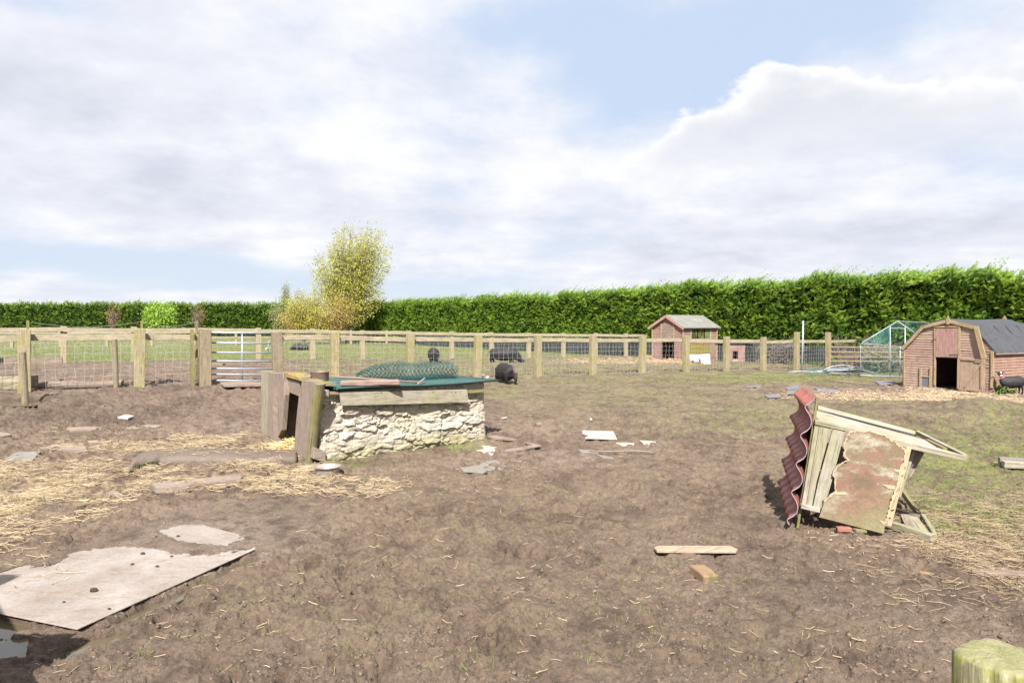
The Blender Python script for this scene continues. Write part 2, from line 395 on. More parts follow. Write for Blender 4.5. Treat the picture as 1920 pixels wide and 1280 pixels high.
    nz = noise(nt_, oc, 28, 8, .72)
    col = mix(nt_, 1., at.outputs['Color'], ramp(nt_, nz, [(.28, .52), (.48, .98), (.75, 1.38)]), 'MULTIPLY')
    col = mix(nt_, 1., col, ramp(nt_, noise(nt_, oc, 120, 5, .7), [(.25, .68), (.8, 1.3)]), 'MULTIPLY')
    col = mix(nt_, 1., col, ramp(nt_, noise(nt_, mapping(nt_, oc, (1, 1, 1)), 47, 3, .6), [(.30, .40), (.39, 1.)]), 'MULTIPLY')
    L(col, bs.inputs['Base Color'])
    L(ramp(nt_, noise(nt_, oc, 5, 5), [(.3, .62), (.65, .95)]), bs.inputs['Roughness']); bs.inputs['Specular IOR Level'].default_value = .28
    nb_ = N('ShaderNodeMath'); nb_.operation = 'MULTIPLY_ADD'; L(noise(nt_, oc, 70, 6, .75), nb_.inputs[0]); nb_.inputs[1].default_value = .45; L(nz, nb_.inputs[2]); bump(nt_, bs, nb_.outputs[0], .030, 1.)
    o = mesh_np('ground', V, Fc, mt, cols=c, smooth=True); tag(o, kind='structure')
    o['label'] = 'trampled brown mud of the pen running back into green pasture'
    return o
GROUND = ground_mesh()
# puddle water
mt, nt, bs, N, L = newmat('puddle_water'); bs.inputs['Base Color'].default_value = (.10, .08, .05, 1); bs.inputs['Roughness'].default_value = .04; bs.inputs['Specular IOR Level'].default_value = .6
M_water = mt
for k, p in enumerate(PUD):
    cx = sum(a for a, b in p)/len(p); cy = sum(b for a, b in p)/len(p)
    pts = [gp(cx+(a-cx)*1.06, cy+(b-cy)*1.12) for a, b in p]; zz = float(T(gp(cx, cy).x, gp(cx, cy).y))-.036
    mb = MB(); mb.prism([(q.x, q.y, zz) for q in pts], (0, 0, -.02)); tag(mb.build('puddle', M_water), kind='structure')
# ------------------------------------------------------------------ straw, chips, grass blades
def sample_px(poly, n):
    xs = [a for a, b in poly]; ys = [b for a, b in poly]; px = RNG.uniform(min(xs), max(xs), n*3); py = RNG.uniform(min(ys), max(ys), n*3)
    k = polydist(px, py, poly) > 0; return px[k][:n], py[k][:n]
def straws(x, y, length, r, lift, parent=None):
    n = len(x); a = RNG.uniform(0, 2*np.pi, n); L_ = length*RNG.uniform(.3, 1.3, n); tilt = RNG.normal(0, .26, n); bend = RNG.normal(0, .25, n)*(RNG.random(n) < .45)
    z = ground(x, y)+lift*RNG.random(n)+r
    c = np.stack([x, y, z], 1)
    d1 = np.stack([np.cos(a), np.sin(a), tilt], 1); d2 = np.stack([np.cos(a+bend), np.sin(a+bend), -tilt*.6], 1)
    pts = [c-d1*(L_/2)[:, None], c, c+d2*(L_/2)[:, None]]
    e = ground(pts[0][:, 0], pts[0][:, 1])+r*.5; pts[0][:, 2] = np.maximum(pts[0][:, 2], e); e = ground(pts[2][:, 0], pts[2][:, 1])+r*.5; pts[2][:, 2] = np.maximum(pts[2][:, 2], e)
    sd = np.stack([-np.sin(a), np.cos(a), 0*a], 1); rr = (r*RNG.uniform(.5, 1.4, n))[:, None]; up = np.array([0, 0, 1.])
    V = []
    for q in pts:
        V += [q+sd*rr, q-sd*rr, q+up*rr*1.5]
    V = np.stack(V, 1); b = np.arange(n)[:, None]*9; Fs = []
    for s in (0, 3):
        for i in range(3): j = (i+1) % 3; Fs.append(np.concatenate([b+s+i, b+s+j, b+s+3+j, b+s+3+i], 1))
    return V.reshape(-1, 3), np.stack(Fs, 1).reshape(-1, 4), n
def strawobj(name, zones, mat, length, r, lift, c1, c2, label, cat, clump=0.):
    X = []; Y = []
    for poly, n in zones:
        px, py = sample_px(poly, n); x, y, _ = gpv(px, py); X.append(x); Y.append(y)
    X = np.concatenate(X); Y = np.concatenate(Y)
    if clump:
        k = fbm(X*1.9, Y*1.9, 4, 90)*clump > RNG.normal(.02, .12, len(X)); X = X[k]; Y = Y[k]
    X = X+RNG.normal(0, .06, len(X)); Y = Y+RNG.normal(0, .06, len(Y)); V, Fc, n = straws(X, Y, length, r, lift)
    t = RNG.random(n)[:, None]; c = np.array(c1)*(1-t)+np.array(c2)*t
    o = mesh_np(name, V, Fc, mat, cols=np.repeat(c, 9, 0)); tag(o, label, cat, kind='stuff'); return o
M_straw = leafmat('straw', .12, .55)
strawobj('straw', [([(-40, 860), (60, 838), (230, 838), (260, 880), (600, 896), (760, 905), (700, 935), (560, 940), (420, 905), (330, 930), (220, 960), (90, 1010), (-40, 1040)], 3600),
    ([(-40, 880), (200, 870), (250, 895), (210, 930), (120, 960), (-40, 985)], 3400), ([(230, 880), (420, 880), (420, 920), (250, 915)], 900), ([(430, 868), (600, 872), (640, 900), (540, 925), (400, 905)], 1900), ([(540, 880), (770, 905), (740, 925), (560, 930)], 500),
    ([(160, 838), (300, 818), (500, 812), (560, 830), (560, 845), (420, 848), (240, 850)], 1700), ([(340, 822), (430, 818), (430, 836), (330, 840)], 500), ([(100, 795), (350, 815), (400, 840), (40, 860)], 350), ([(0, 1000), (160, 1100), (0, 1110)], 60)],
    M_straw, .13, .0019, .05, (.29, .21, .12), (.60, .49, .33), 'loose golden straw strewn over the mud around the stone sty', 'straw', 1.)
strawobj('straw', [([(1680, 960), (1960, 940), (1960, 1110), (1850, 1090), (1700, 1020)], 2300), ([(1600, 1000), (1950, 1000), (1950, 1160), (1650, 1130)], 260), ([(1700, 930), (1960, 900), (1960, 960), (1750, 980)], 350)],
    M_straw, .10, .0015, .015, (.27, .20, .125), (.45, .35, .23), 'dull trampled straw on the mud right of the toppled hutch', 'straw')
strawobj('straw', [([(480, 850), (1900, 760), (1900, 1270), (30, 1270), (30, 1180), (500, 1030)], 480), ([(0, 740), (1700, 720), (1900, 860), (0, 860)], 220), ([(600, 880), (1020, 860), (1040, 930), (760, 930)], 120)],
    M_straw, .07, .0014, .012, (.36, .27, .17), (.68, .55, .36), 'single straws scattered thinly over the open mud', 'straw')
strawobj('wood_chips', [([(1660, 738), (1960, 738), (1960, 757), (1700, 752), (1560, 750), (1500, 744), (1600, 735)], 3800), ([(1700, 722), (1850, 738), (1850, 747), (1700, 742)], 1900), ([(1450, 735), (1690, 728), (1690, 742), (1450, 750)], 500)],
    M_straw, .05, .0042, .02, (.38, .28, .17), (.58, .46, .32), 'pale wood chippings spread before the barn shed', 'wood chips')
strawobj('wood_chips', [([(1212, 668), (1282, 668), (1295, 684), (1205, 680)], 1500), ([(1040, 674), (1230, 672), (1260, 684), (1080, 684)], 600)],
    M_straw, .09, .008, .10, (.36, .25, .15), (.54, .40, .26), 'pale wood chippings spilling from the small gabled shed', 'wood chips')
strawobj('wood_chips', [([(1540, 985), (1760, 1010), (1770, 1045), (1560, 1040), (1500, 1010)], 60)],
    M_straw, .035, .0035, .01, (.40, .24, .13), (.58, .42, .27), 'orange splinters on the mud below the toppled hutch', 'wood chips')
def clods(zones, label, smin, smax):
    X = []; Y = []
    for poly, n in zones:
        px, py = sample_px(poly, n); x, y, _ = gpv(px, py); X.append(x); Y.append(y)
    x = np.concatenate(X); y = np.concatenate(Y); k = fbm(x*1.6, y*1.6, 4, 120) > RNG.normal(-.08, .2, len(x)); x = x[k]; y = y[k]; n = len(x)
    s = smin+(smax-smin)*RNG.random(n)**3.2; s = s*(1+.05*y); ph = (1+5**.5)/2
    B = np.array([(-1, ph, 0), (1, ph, 0), (-1, -ph, 0), (1, -ph, 0), (0, -1, ph), (0, 1, ph), (0, -1, -ph), (0, 1, -ph), (ph, 0, -1), (ph, 0, 1), (-ph, 0, -1), (-ph, 0, 1)])/1.9
    I = np.array([(0, 11, 5), (0, 5, 1), (0, 1, 7), (0, 7, 10), (0, 10, 11), (1, 5, 9), (5, 11, 4), (11, 10, 2), (10, 7, 6), (7, 1, 8), (3, 9, 4), (3, 4, 2), (3, 2, 6), (3, 6, 8), (3, 8, 9), (4, 9, 5), (2, 4, 11), (6, 2, 10), (8, 6, 7), (9, 8, 1)])
    V = B[None]*RNG.uniform(.45, 1.5, (n, 12, 1)); a = RNG.uniform(0, 6.28, n)[:, None]; st = RNG.uniform(.7, 1.7, n)[:, None]
    vx = V[:, :, 0]*st; vy = V[:, :, 1]; V = np.stack([vx*np.cos(a)-vy*np.sin(a), vx*np.sin(a)+vy*np.cos(a), V[:, :, 2]*.75], -1)*s[:, None, None]
    V = V+np.stack([x, y, ground(x, y)+s*.05], 1)[:, None]; Fc = (np.arange(n)[:, None, None]*12+I[None]).reshape(-1, 3)
    t = RNG.random((n, 1)); c = np.array((.070, .050, .038))*(1-t)+np.array((.185, .142, .108))*t
    tag(mesh_np('mud_crumbs', V.reshape(-1, 3), Fc, M_crumb, cols=np.repeat(c, 12, 0)), label, 'mud', kind='stuff')
M_crumb = leafmat('mud_crumb', 0., .9)
clods([([(-20, 740), (1940, 720), (1940, 1290), (-20, 1290)], 9000), ([(-20, 735), (500, 720), (480, 800), (-20, 830)], 2600), ([(150, 1180), (480, 1040), (1940, 960), (1940, 1290), (100, 1290)], 9000)], 'loose crumbs and small clods of mud all over the trampled pen', .0014, .0095)
def blades(name, zones, h, w, label, dens=1.):
    X = []; Y = []
    for poly, n in zones:
        px, py = sample_px(poly, n); x, y, _ = gpv(px, py); X.append(x); Y.append(y)
    x = np.concatenate(X); y = np.concatenate(Y); k = fbm(x*2.2, y*2.2, 3, 60)+.5*fbm(x*9, y*9, 2, 61) > RNG.normal(-.05, .22, len(x)); x = x[k]; y = y[k]
    rep = 4; x = np.repeat(x, rep)+RNG.normal(0, .018, len(x)*rep); y = np.repeat(y, rep)+RNG.normal(0, .018, len(y)*rep)
    n = len(x); z = ground(x, y)-.003; a = RNG.uniform(0, 2*np.pi, n); hh = h*RNG.uniform(.4, 1.2, n)*(1+y*.012); ww = w*(1+y*.02); ln = RNG.normal(0, .6, (n, 2))*hh[:, None]
    b = np.stack([x, y, z], 1); s = np.stack([np.cos(a), np.sin(a), 0*a], 1)*ww[:, None]
    V = np.stack([b-s, b+s, b+np.stack([ln[:, 0], ln[:, 1], hh], 1)], 1).reshape(-1, 3); Fc = np.arange(3*n).reshape(-1, 3)
    t = RNG.random(n)[:, None]; c = np.array((.10, .16, .025))*(1-t)+np.array((.24, .27, .07))*t
    tag(mesh_np(name, V, Fc, M_grass, cols=np.repeat(c, 3, 0)), label, 'grass', kind='stuff')
M_grass = leafmat('grass_blade', .3, .5)
blades('grass', [([(560, 700), (1690, 696), (1690, 722), (560, 722)], 4500), ([(1200, 705), (1700, 702), (1690, 716), (1220, 722)], 3500), ([(1500, 760), (1960, 760), (1960, 1000), (1760, 1000), (1560, 830)], 5200), ([(950, 720), (1500, 720), (1500, 820), (950, 830)], 2600), ([(620, 845), (920, 825), (930, 850), (620, 872)], 260),
                 ([(560, 900), (1500, 860), (1500, 1260), (200, 1260)], 900), ([(1700, 930), (1960, 930), (1960, 1030), (1760, 1010)], 700)], .028, .0022, 'sparse short grass coming up through the mud of the near pen')
blades('grass', [([(-20, 640), (1230, 642), (1230, 668), (520, 676), (-20, 682)], 30000), ([(560, 672), (1220, 668), (1420, 690), (900, 705), (560, 705)], 5000)], .035, .005, 'short green pasture grass behind the fences')
# ------------------------------------------------------------------ sky, sun
AZ = R(-3.0); EL = R(46)
sv = Vector((math.sin(AZ)*math.cos(EL), -math.cos(AZ)*math.cos(EL), math.sin(EL)))
sl = bpy.data.lights.new('sun', 'SUN'); sl.energy = 4.8; sl.angle = R(.5); sl.color = (1, .955, .89)
so = bpy.data.objects.new('sun', sl); COL.objects.link(so); so.rotation_euler = (-sv).to_track_quat('-Z', 'Y').to_euler(); so.location = (0, -10, 12)
w = bpy.data.worlds.new('World'); scene.world = w; w.use_nodes = True; nt = w.node_tree; N = nt.nodes.new; L = nt.links.new
bg = nt.nodes['Background']
sky = N('ShaderNodeTexSky'); sky.sky_type = 'NISHITA'; sky.sun_disc = False; sky.sun_elevation = EL; sky.sun_rotation = math.pi-AZ; sky.air_density = 1.; sky.dust_density = 1.5
tc = N('ShaderNodeTexCoord'); sx = N('ShaderNodeSeparateXYZ'); L(tc.outputs['Generated'], sx.inputs[0])
def M(op, a, b=None, c=None, clamp=False):
    m = N('ShaderNodeMath'); m.operation = op; m.use_clamp = clamp
    for k, v in enumerate((a, b, c)):
        if v is None: continue
        if isinstance(v, (int, float)): m.inputs[k].default_value = v
        else: L(v, m.inputs[k])
    return m.outputs[0]
X, Y_, Z = sx.outputs; az = M('ARCTAN2', X, Y_); el = M('ARCSINE', Z)
def vec(a, b, c=0.):
    v = N('ShaderNodeCombineXYZ')
    for k, q in enumerate((a, b, c)):
        if isinstance(q, (int, float)): v.inputs[k].default_value = q
        else: L(q, v.inputs[k])
    return v.outputs[0]
zz = M('MAXIMUM', Z, 0.); dn = M('ADD', zz, .16)
pv = vec(M('DIVIDE', X, dn), M('DIVIDE', Y_, dn), 0.)          # a cloud layer seen in perspective
av = vec(az, M('MULTIPLY', el, 1.5), 0.)
def nz(v, s, d=8, r=.6, off=0.):
    n = N('ShaderNodeTexNoise'); n.inputs['Scale'].default_value = s; n.inputs['Detail'].default_value = d; n.inputs['Roughness'].default_value = r
    va = N('ShaderNodeVectorMath'); va.operation = 'ADD'; L(v, va.inputs[0]); va.inputs[1].default_value = (off, off*.7, off*.3); L(va.outputs[0], n.inputs['Vector']); return n.outputs['Fac']
def angs(px, py):
    x, y, z = ray(px, py); l = math.sqrt(x*x+y*y+z*z); return math.atan2(x, y), math.asin(z/l)
def blob(px, py, rx, ry, amp):
    a0, e0 = angs(px, py); u = M('DIVIDE', M('SUBTRACT', az, a0), rx/F); v = M('DIVIDE', M('SUBTRACT', el, e0), ry/F)
    d = M('ADD', M('MULTIPLY', u, u), M('MULTIPLY', v, v)); return M('MULTIPLY', M('EXPONENT', M('MULTIPLY', d, -1.)), amp)
def addall(L_):
    r = L_[0]
    for q in L_[1:]: r = M('ADD', r, q)
    return r
n1 = nz(pv, 1.1, 9, .58, 3.7); n2 = nz(av, 7, 9, .6, 1.3); n3 = nz(pv, 2.6, 7, .6, 9.1)
holes = addall([blob(1650, 40, 420, 110, .27), blob(1200, 30, 240, 100, .20), blob(700, 90, 220, 120, .10), blob(950, 20, 200, 90, .10), blob(230, 500, 330, 30, .32), blob(60, 470, 150, 20, .2), blob(1340, 130, 90, 70, .35), blob(1180, 170, 130, 70, .2),
    blob(830, 545, 260, 30, .26), blob(60, 5, 120, 25, .2), blob(1450, 60, 200, 60, .14), blob(1000, 70, 120, 40, .08), blob(430, 540, 200, 20, .2)])
cover = M('SUBTRACT', M('ADD', M('MULTIPLY', n1, .9), M('MULTIPLY', n2, .25)), M('ADD', holes, .10))
cm = N('ShaderNodeMapRange'); cm.interpolation_type = 'SMOOTHSTEP'; L(cover, cm.inputs[0]); cm.inputs[1].default_value = .12; cm.inputs[2].default_value = .48
# the big cumulus on the right: billowing top edge
cb = addall([blob(1475, 205, 75, 80, 1.), blob(1325, 262, 85, 52, .95), blob(1600, 225, 110, 72, .95), blob(1740, 265, 120, 75, .8), blob(1900, 270, 120, 70, .75), blob(1250, 330, 110, 60, .7), blob(1450, 330, 300, 60, .7), blob(1800, 340, 220, 70, .7)])
cn = nz(av, 13, 9, .55, 5.5); cb2 = M('ADD', cb, M('MULTIPLY', M('SUBTRACT', cn, .5), 1.6))
cum = N('ShaderNodeMapRange'); cum.interpolation_type = 'SMOOTHSTEP'; L(cb2, cum.inputs[0]); cum.inputs[1].default_value = .46; cum.inputs[2].default_value = .66
rim = N('ShaderNodeMapRange'); L(cb2, rim.inputs[0]); rim.inputs[1].default_value = .45; rim.inputs[2].default_value = 1.25; rim.inputs[3].default_value = 1.; rim.inputs[4].default_value = .35
def cr(fac, st):
    r = N('ShaderNodeValToRGB'); e = r.color_ramp.elements
    while len(e) < len(st): e.new(.5)
    for k, (p, c) in enumerate(st): e[k].position = p; e[k].color = rgba(c)
    L(fac, r.inputs['Fac']); return r.outputs['Color']
dark = addall([blob(80, 170, 260, 90, .18), blob(330, 60, 260, 80, .08), blob(150, 370, 330, 50, .13), blob(1500, 440, 420, 26, .22), blob(1250, 480, 300, 22, .14), blob(700, 400, 400, 30, .10), blob(1840, 420, 160, 40, .16), blob(350, 330, 300, 30, .1)])
lite = addall([blob(220, 270, 170, 30, .12), blob(650, 250, 190, 60, .10), blob(1050, 130, 110, 40, .12), blob(930, 330, 220, 40, .08), blob(1900, 350, 120, 24, .12)])
shade = M('ADD', M('SUBTRACT', M('ADD', M('MULTIPLY', M('SUBTRACT', n3, .02), .92), M('MULTIPLY', M('SUBTRACT', n2, .2), .60)), dark), lite)
ccol = cr(shade, [(.24, (.69, .725, .83)), (.42, (.79, .82, .91)), (.58, (.88, .90, .975)), (.76, (1.0, 1.01, 1.03))])
cumcol = cr(M('ADD', M('MULTIPLY', rim.outputs[0], .85), M('MULTIPLY', M('SUBTRACT', n2, .5), .5)), [(.22, (.78, .80, .88)), (.5, (.89, .90, .95)), (.72, (1.03, 1.03, 1.03))])
skc = N('ShaderNodeMix'); skc.data_type = 'RGBA'; skc.inputs[0].default_value = .93; 
skm = N('ShaderNodeVectorMath'); skm.operation = 'SCALE'; skm.inputs['Scale'].default_value = .085; L(sky.outputs[0], skm.inputs[0]); L(skm.outputs[0], skc.inputs[6]); skc.inputs[7].default_value = (.64, .765, .985, 1)
hz = N('ShaderNodeMapRange'); L(el, hz.inputs[0]); hz.inputs[1].default_value = 0; hz.inputs[2].default_value = .20
def cmix(f, a, b):
    m = N('ShaderNodeMix'); m.data_type = 'RGBA'
    L(f, m.inputs[0]) if not isinstance(f, float) else setattr(m.inputs[0], 'default_value', f)
    for k, q in ((6, a), (7, b)):
        if isinstance(q, tuple): m.inputs[k].default_value = rgba(q)
        else: L(q, m.inputs[k])
    return m.outputs[2]
base = cmix(hz.outputs[0], (.76, .85, .95), skc.outputs[2])
c = cmix(cm.outputs[0], base, ccol); bt = N('ShaderNodeMapRange'); bt.interpolation_type = 'SMOOTHSTEP'; L(M('ADD', el, M('MULTIPLY', M('SUBTRACT', n2, .5), .10)), bt.inputs[0]); bt.inputs[1].default_value = .19; bt.inputs[2].default_value = .29
c = cmix(M('MULTIPLY', cum.outputs[0], bt.outputs[0]), c, cumcol)
L(c, bg.inputs['Color']); bg.inputs['Strength'].default_value = SKYS
EXPO = math.log2(1/SKYS)
cam = bpy.data.cameras.new('camera'); co = bpy.data.objects.new('camera', cam); COL.objects.link(co); scene.camera = co
co.location = (0, 0, CH); co.rotation_euler = (math.pi/2-PITCH, 0, 0); cam.sensor_width = 36; cam.lens = 24; cam.clip_end = 5000; cam.clip_start = .02
vs = scene.view_settings; vs.view_transform = 'Standard'; vs.look = 'None'; vs.gamma = 1; vs.exposure = EXPO
# ------------------------------------------------------------------ fences
def f1(n): x, y = F1p(n); return tv(x, y)
def f2(n): x, y = F2p(n); return tv(x, y)
def f3(n): x, y = F3p(n); return tv(x, y)
def dirs(fn, n0, n1):
    a = fn(n0); b = fn(n1); d = Vector((b.x-a.x, b.y-a.y, 0)).normalized(); return d, Vector((-d.y, d.x, 0))
def netting(fn, n0, n1, h0, h1, dx, off, r, nrm, rows=7, name='wire_netting', parent=None, wob=.012):
    mb = MB(); a = fn(n0); b = fn(n1); L_ = (b-a).length; m = max(2, int(L_/dx))
    hs = [h0+(h1-h0)*(k/(rows-1))**.85 for k in range(rows)]
    P_ = {}
    for i in range(m+1):
        q = fn(n0+(n1-n0)*i/m)+nrm*off
        for k, h in enumerate(hs): P_[i, k] = q+Vector((random.gauss(0, wob), random.gauss(0, wob), h+random.gauss(0, wob)*.8))
    def seg(p, q):
        d = (q-p).normalized(); s = d.cross(nrm).normalized()*r; t = nrm*r
        mb.add([p-s-t, p+s-t, p+s+t, p-s+t, q-s-t, q+s-t, q+s+t, q-s+t], [[0, 1, 5, 4], [1, 2, 6, 5], [2, 3, 7, 6], [3, 0, 4, 7]])
    for i in range(m+1):
        for k in range(rows-1): seg(P_[i, k], P_[i, k+1])
    for k in range(rows):
        for i in range(m): seg(P_[i, k], P_[i+1, k])
    return mb.build(name, M_wire, parent)
def post(fn, n, w, h, parent, mat, lean=0, name='post', dn=0.):
    q = fn(n) if callable(fn) else fn
    mb = MB(); d, nn = dirs(F1x, 0, 1)
    mb.bar(q-Vector((0, 0, .15)), q+Vector((lean+random.gauss(0, .012), random.gauss(0, .012), h)), w, w*.85, up=nn, seg=4, jit=.004)
    return mb.build(name, mat, parent, bevel=.008)
F1x = f1
d1, nr1 = dirs(f1, 0, 1)
fen = thing('post_and_rail_fence', 'mossy post and rail fence with wire netting, running from steel gate to far right', 'fence', f1(0), 'post and rail fences')
nposts = [-1.95, -.98, 0, 1, 2, 3, 4, 5, 6, 7, 8.04]
for i, n in enumerate(nposts):
    post(f1, n, .175, 1.14+random.uniform(-.02, .03)+(.22 if n in (7, 8.04) else 0), fen, M_fence)
pn = [-2.6]+nposts+[9.7]
for a, b in zip(pn[:-1], pn[1:]):
    p = f1(a)+nr1*.11; q = f1(b)+nr1*.11; z1 = 1.0+random.gauss(0, .008); z2 = 1.0+random.gauss(0, .008)
    MB().bar(p+Vector((0, 0, z1)), q+Vector((0, 0, z2)), .04, .105, seg=5, jit=.003).build('rail', M_rail, fen)
netting(f1, -2.6, 8.04, .03, .94, .145, .135, .0021, nr1, 7, parent=fen)
fl = thing('post_and_rail_fence', 'mossy post and rail fence with square wire netting left of the steel gate', 'fence', f1(-3.98), 'post and rail fences')
for n, w, h in ((-3.98, .185, 1.13), (-4.93, .19, 1.12), (-5.9, .18, 1.1)): post(f1, n, w, h, fl, M_fence)
pn = [-6.9, -5.9, -4.93, -3.98, -3.42]
for a, b in zip(pn[:-1], pn[1:]):
    MB().bar(f1(a)+nr1*.115+Vector((0, 0, .97)), f1(b)+nr1*.115+Vector((0, 0, .965)), .04, .115, seg=5, jit=.003).build('rail', M_rail, fl)
netting(f1, -6.9, -3.42, .03, .92, .15, .14, .0021, nr1, 7, parent=fl)
for px, t, bse in ((52, 600, 680), (266, 602, 700), (369, 602, 700)):
    Y = 12.9 if px < 100 else 13.6 if px < 300 else 14.1
    a = P(px, bse, Y); g = tv(a.x, a.y); tp = P(px, t, Y); MB().bar(g, Vector((tp.x, tp.y, tp.z)), .045, .045, up=nr1, seg=3, jit=.003).build('stake', M_mossedwood, fl)
aw = P(258, 614, 13.6); pts = []
for k in range(25):
    t = k/24; x = 60+310*t; y = 603+ (10*math.sin(math.pi*min(1, (x-52)/214)) if x < 266 else 9*math.sin(math.pi*(x-266)/103)); pts.append(P(x, y, 12.95+1.1*t))
MB().tube(pts, .0025, 4).build('slack_wire', M_wire, fl)
# gate with its own posts
gt = thing('field_gate', 'galvanised steel gate with seven bars between two thick timber posts', 'gate', f1(-3.1))
post(f1, -3.36, .215, 1.13, gt, M_stake, name='gate_post'); post(f1, -2.6, .205, 1.11, gt, M_stake, name='gate_post')
MB().bar(f1(-3.48)-Vector((0, 0, .1)), f1(-3.48)+Vector((0, 0, 1.12)), .06, .16, up=nr1, seg=3, jit=.004).build('gate_post', M_mossedwood, gt)
Yg0 = f1(-3.3)+nr1*.10; Yg1 = f1(-2.66)+nr1*.10
def gpt(px, py):
    return onplane(px, py, Yg0, nr1)
for y in (624, 643, 661, 677, 691, 702, 713.5):
    MB().tube([gpt(392.5, y-.6), gpt(515, y+.6)], .017 if y != 624 else .021, 8).build('bar', M_galv, gt, smooth=True)
for x, y0, y1, r in ((392.5, 622, 716, .02), (454, 624, 714, .014), (514.5, 622, 716, .026), (503, 640, 661, .009)): MB().tube([gpt(x, y0), gpt(x, y1)], r, 8).build('upright', M_galv, gt, smooth=True)
MB().tube([gpt(514, 652.5), gpt(500, 652.5), gpt(497.5, 655)], .01, 6).build('latch', M_galv, gt)
# second and third fence lines
d2_, nr2 = dirs(f2, 0, 1); F1x = f2
fe2 = thing('post_and_rail_fence', 'second bare post and rail fence between the muddy lane and the pasture', 'fence', f2(0), 'post and rail fences')
rng2 = list(range(-5, 12))
for n in rng2: post(f2, n, .18, 1.16+random.uniform(-.02, .03), fe2, M_farpost)
for n in rng2[:-1]:
    MB().bar(f2(n)+nr2*-.10+Vector((0, 0, 1.07+random.gauss(0, .01))), f2(n+1)+nr2*-.10+Vector((0, 0, 1.07+random.gauss(0, .01))), .04, .125, seg=4, jit=.003).build('rail', M_rail, fe2)
netting(f2, -5, 11, .04, .98, .2, .11, .0022, nr2, 6, parent=fe2)
F1x = f3; d3_, nr3 = dirs(f3, 0, 1)
fe3 = thing('post_and_rail_fence', 'distant thin post and rail fence at the far side of the pasture', 'fence', f3(0), 'post and rail fences')
for n in range(-10, 11): post(f3, n, .17, 1.12, fe3, M_farpost)
for n in range(-10, 10):
    for h, hh in ((1.0, .13), (.62, .10)):
        if h < .9 and n > -1: continue
        MB().bar(f3(n)-nr3*.1+Vector((0, 0, h)), f3(n+1)-nr3*.1+Vector((0, 0, h)), .04, hh).build('rail', M_rail, fe3)
netting(f3, -10, 10, .05, .95, .35, .1, .005, nr3, 5, parent=fe3)
# stakes, log, troughs at left
def stake(px0, py0, px1, py1, r, label):
    g = gp(px1, py1); t = P(px0, py0, g.y-.03)
    mb = MB(); mb.tube([g-Vector((0, 0, .15)), g.lerp(t, .5)+Vector((.004, 0, 0)), t], [r, r*.97, r*.92], 12); tag(mb.build('stake', M_stake, origin=g), label, 'stake', 'round stakes by the left fence')
stake(42, 660, 47.5, 752, .052, 'round wooden stake standing beside the brown puddle, leftmost of the two')
stake(215, 636, 218, 728, .045, 'round wooden stake standing at the right end of the fallen log')
g0 = gp(64, 729); g1 = gp(232, 724); r = .075
mb = MB(); pts = []; rr = []
for k in range(13): t = k/12; pts.append(g0.lerp(g1, t)+Vector((0, 0, .055+.008*math.sin(t*7)))); rr.append(r*(.45+.55*min(1, t*7)))
mb.tube(pts, rr, 14); M_log = wood('log', (.27, .20, .16), (.46, .36, .29), (.36, .28, .23), grain=14); tag(mb.build('log', M_log), 'fallen pinkish log with a pointed end lying along the left fence', 'log')
def gplank(px0, py0, px1, py1, w, h, mat, name, label, cat, z=0., group=None, seg=4, jit=.003, par=None):
    a = gp(px0, py0); b = gp(px1, py1); mb = MB(); mb.bar(a+Vector((0, 0, h/2+z)), b+Vector((0, 0, h/2+z)), w, h, seg=seg, jit=jit)
    o = mb.build(name, mat, bevel=.003); return tag(o, label, cat, group)
a = gp(-60, 732); b = gp(56, 729)
tr = thing('trough', 'timber feeding trough with a wide front board at the left edge', 'trough', a.lerp(b, .5))
H_ = .24
MB().bar(a+Vector((0, 0, .06)), b+Vector((-.03, 0, .06)), .03, .12, seg=3, jit=.003).build('front_board', M_stake, tr); MB().bar(a+Vector((0, 0.002, .185)), b+Vector((-.03, 0.002, .185)), .03, .12, seg=3, jit=.003).build('front_board', M_rail, tr)
MB().bar(a+Vector((0, .2, .12)), b+Vector((-.03, .2, .12)), .03, .24).build('back_board', M_stake, tr); MB().bar(b+Vector((0, .01, .12)), b+Vector((0, .21, .12)), .03, .24).build('end_board', M_log, tr)
MB().prism([a+Vector((0, .02, .03)), b+Vector((-.04, .02, .03)), b+Vector((-.04, .18, .03)), a+Vector((0, .18, .03))], (0, 0, .02)).build('bottom_board', M_stake, tr)
pa = P(-20, 675, 21.4); pb = P(117, 676, 21.6); pa.z = float(T(pa.x, pa.y)); pb.z = float(T(pb.x, pb.y))
tag(MB().bar(pa+Vector((0, 0, .1)), pb+Vector((0, 0, .1)), .04, .2, seg=3, jit=.004).build('kick_board', M_log), 'long brown board on edge at the foot of the second fence, far left', 'board')
gplank(352, 684, 420, 685, .16, .06, M_log, 'plank', 'short reddish plank lying in the lane behind the gate', 'plank')
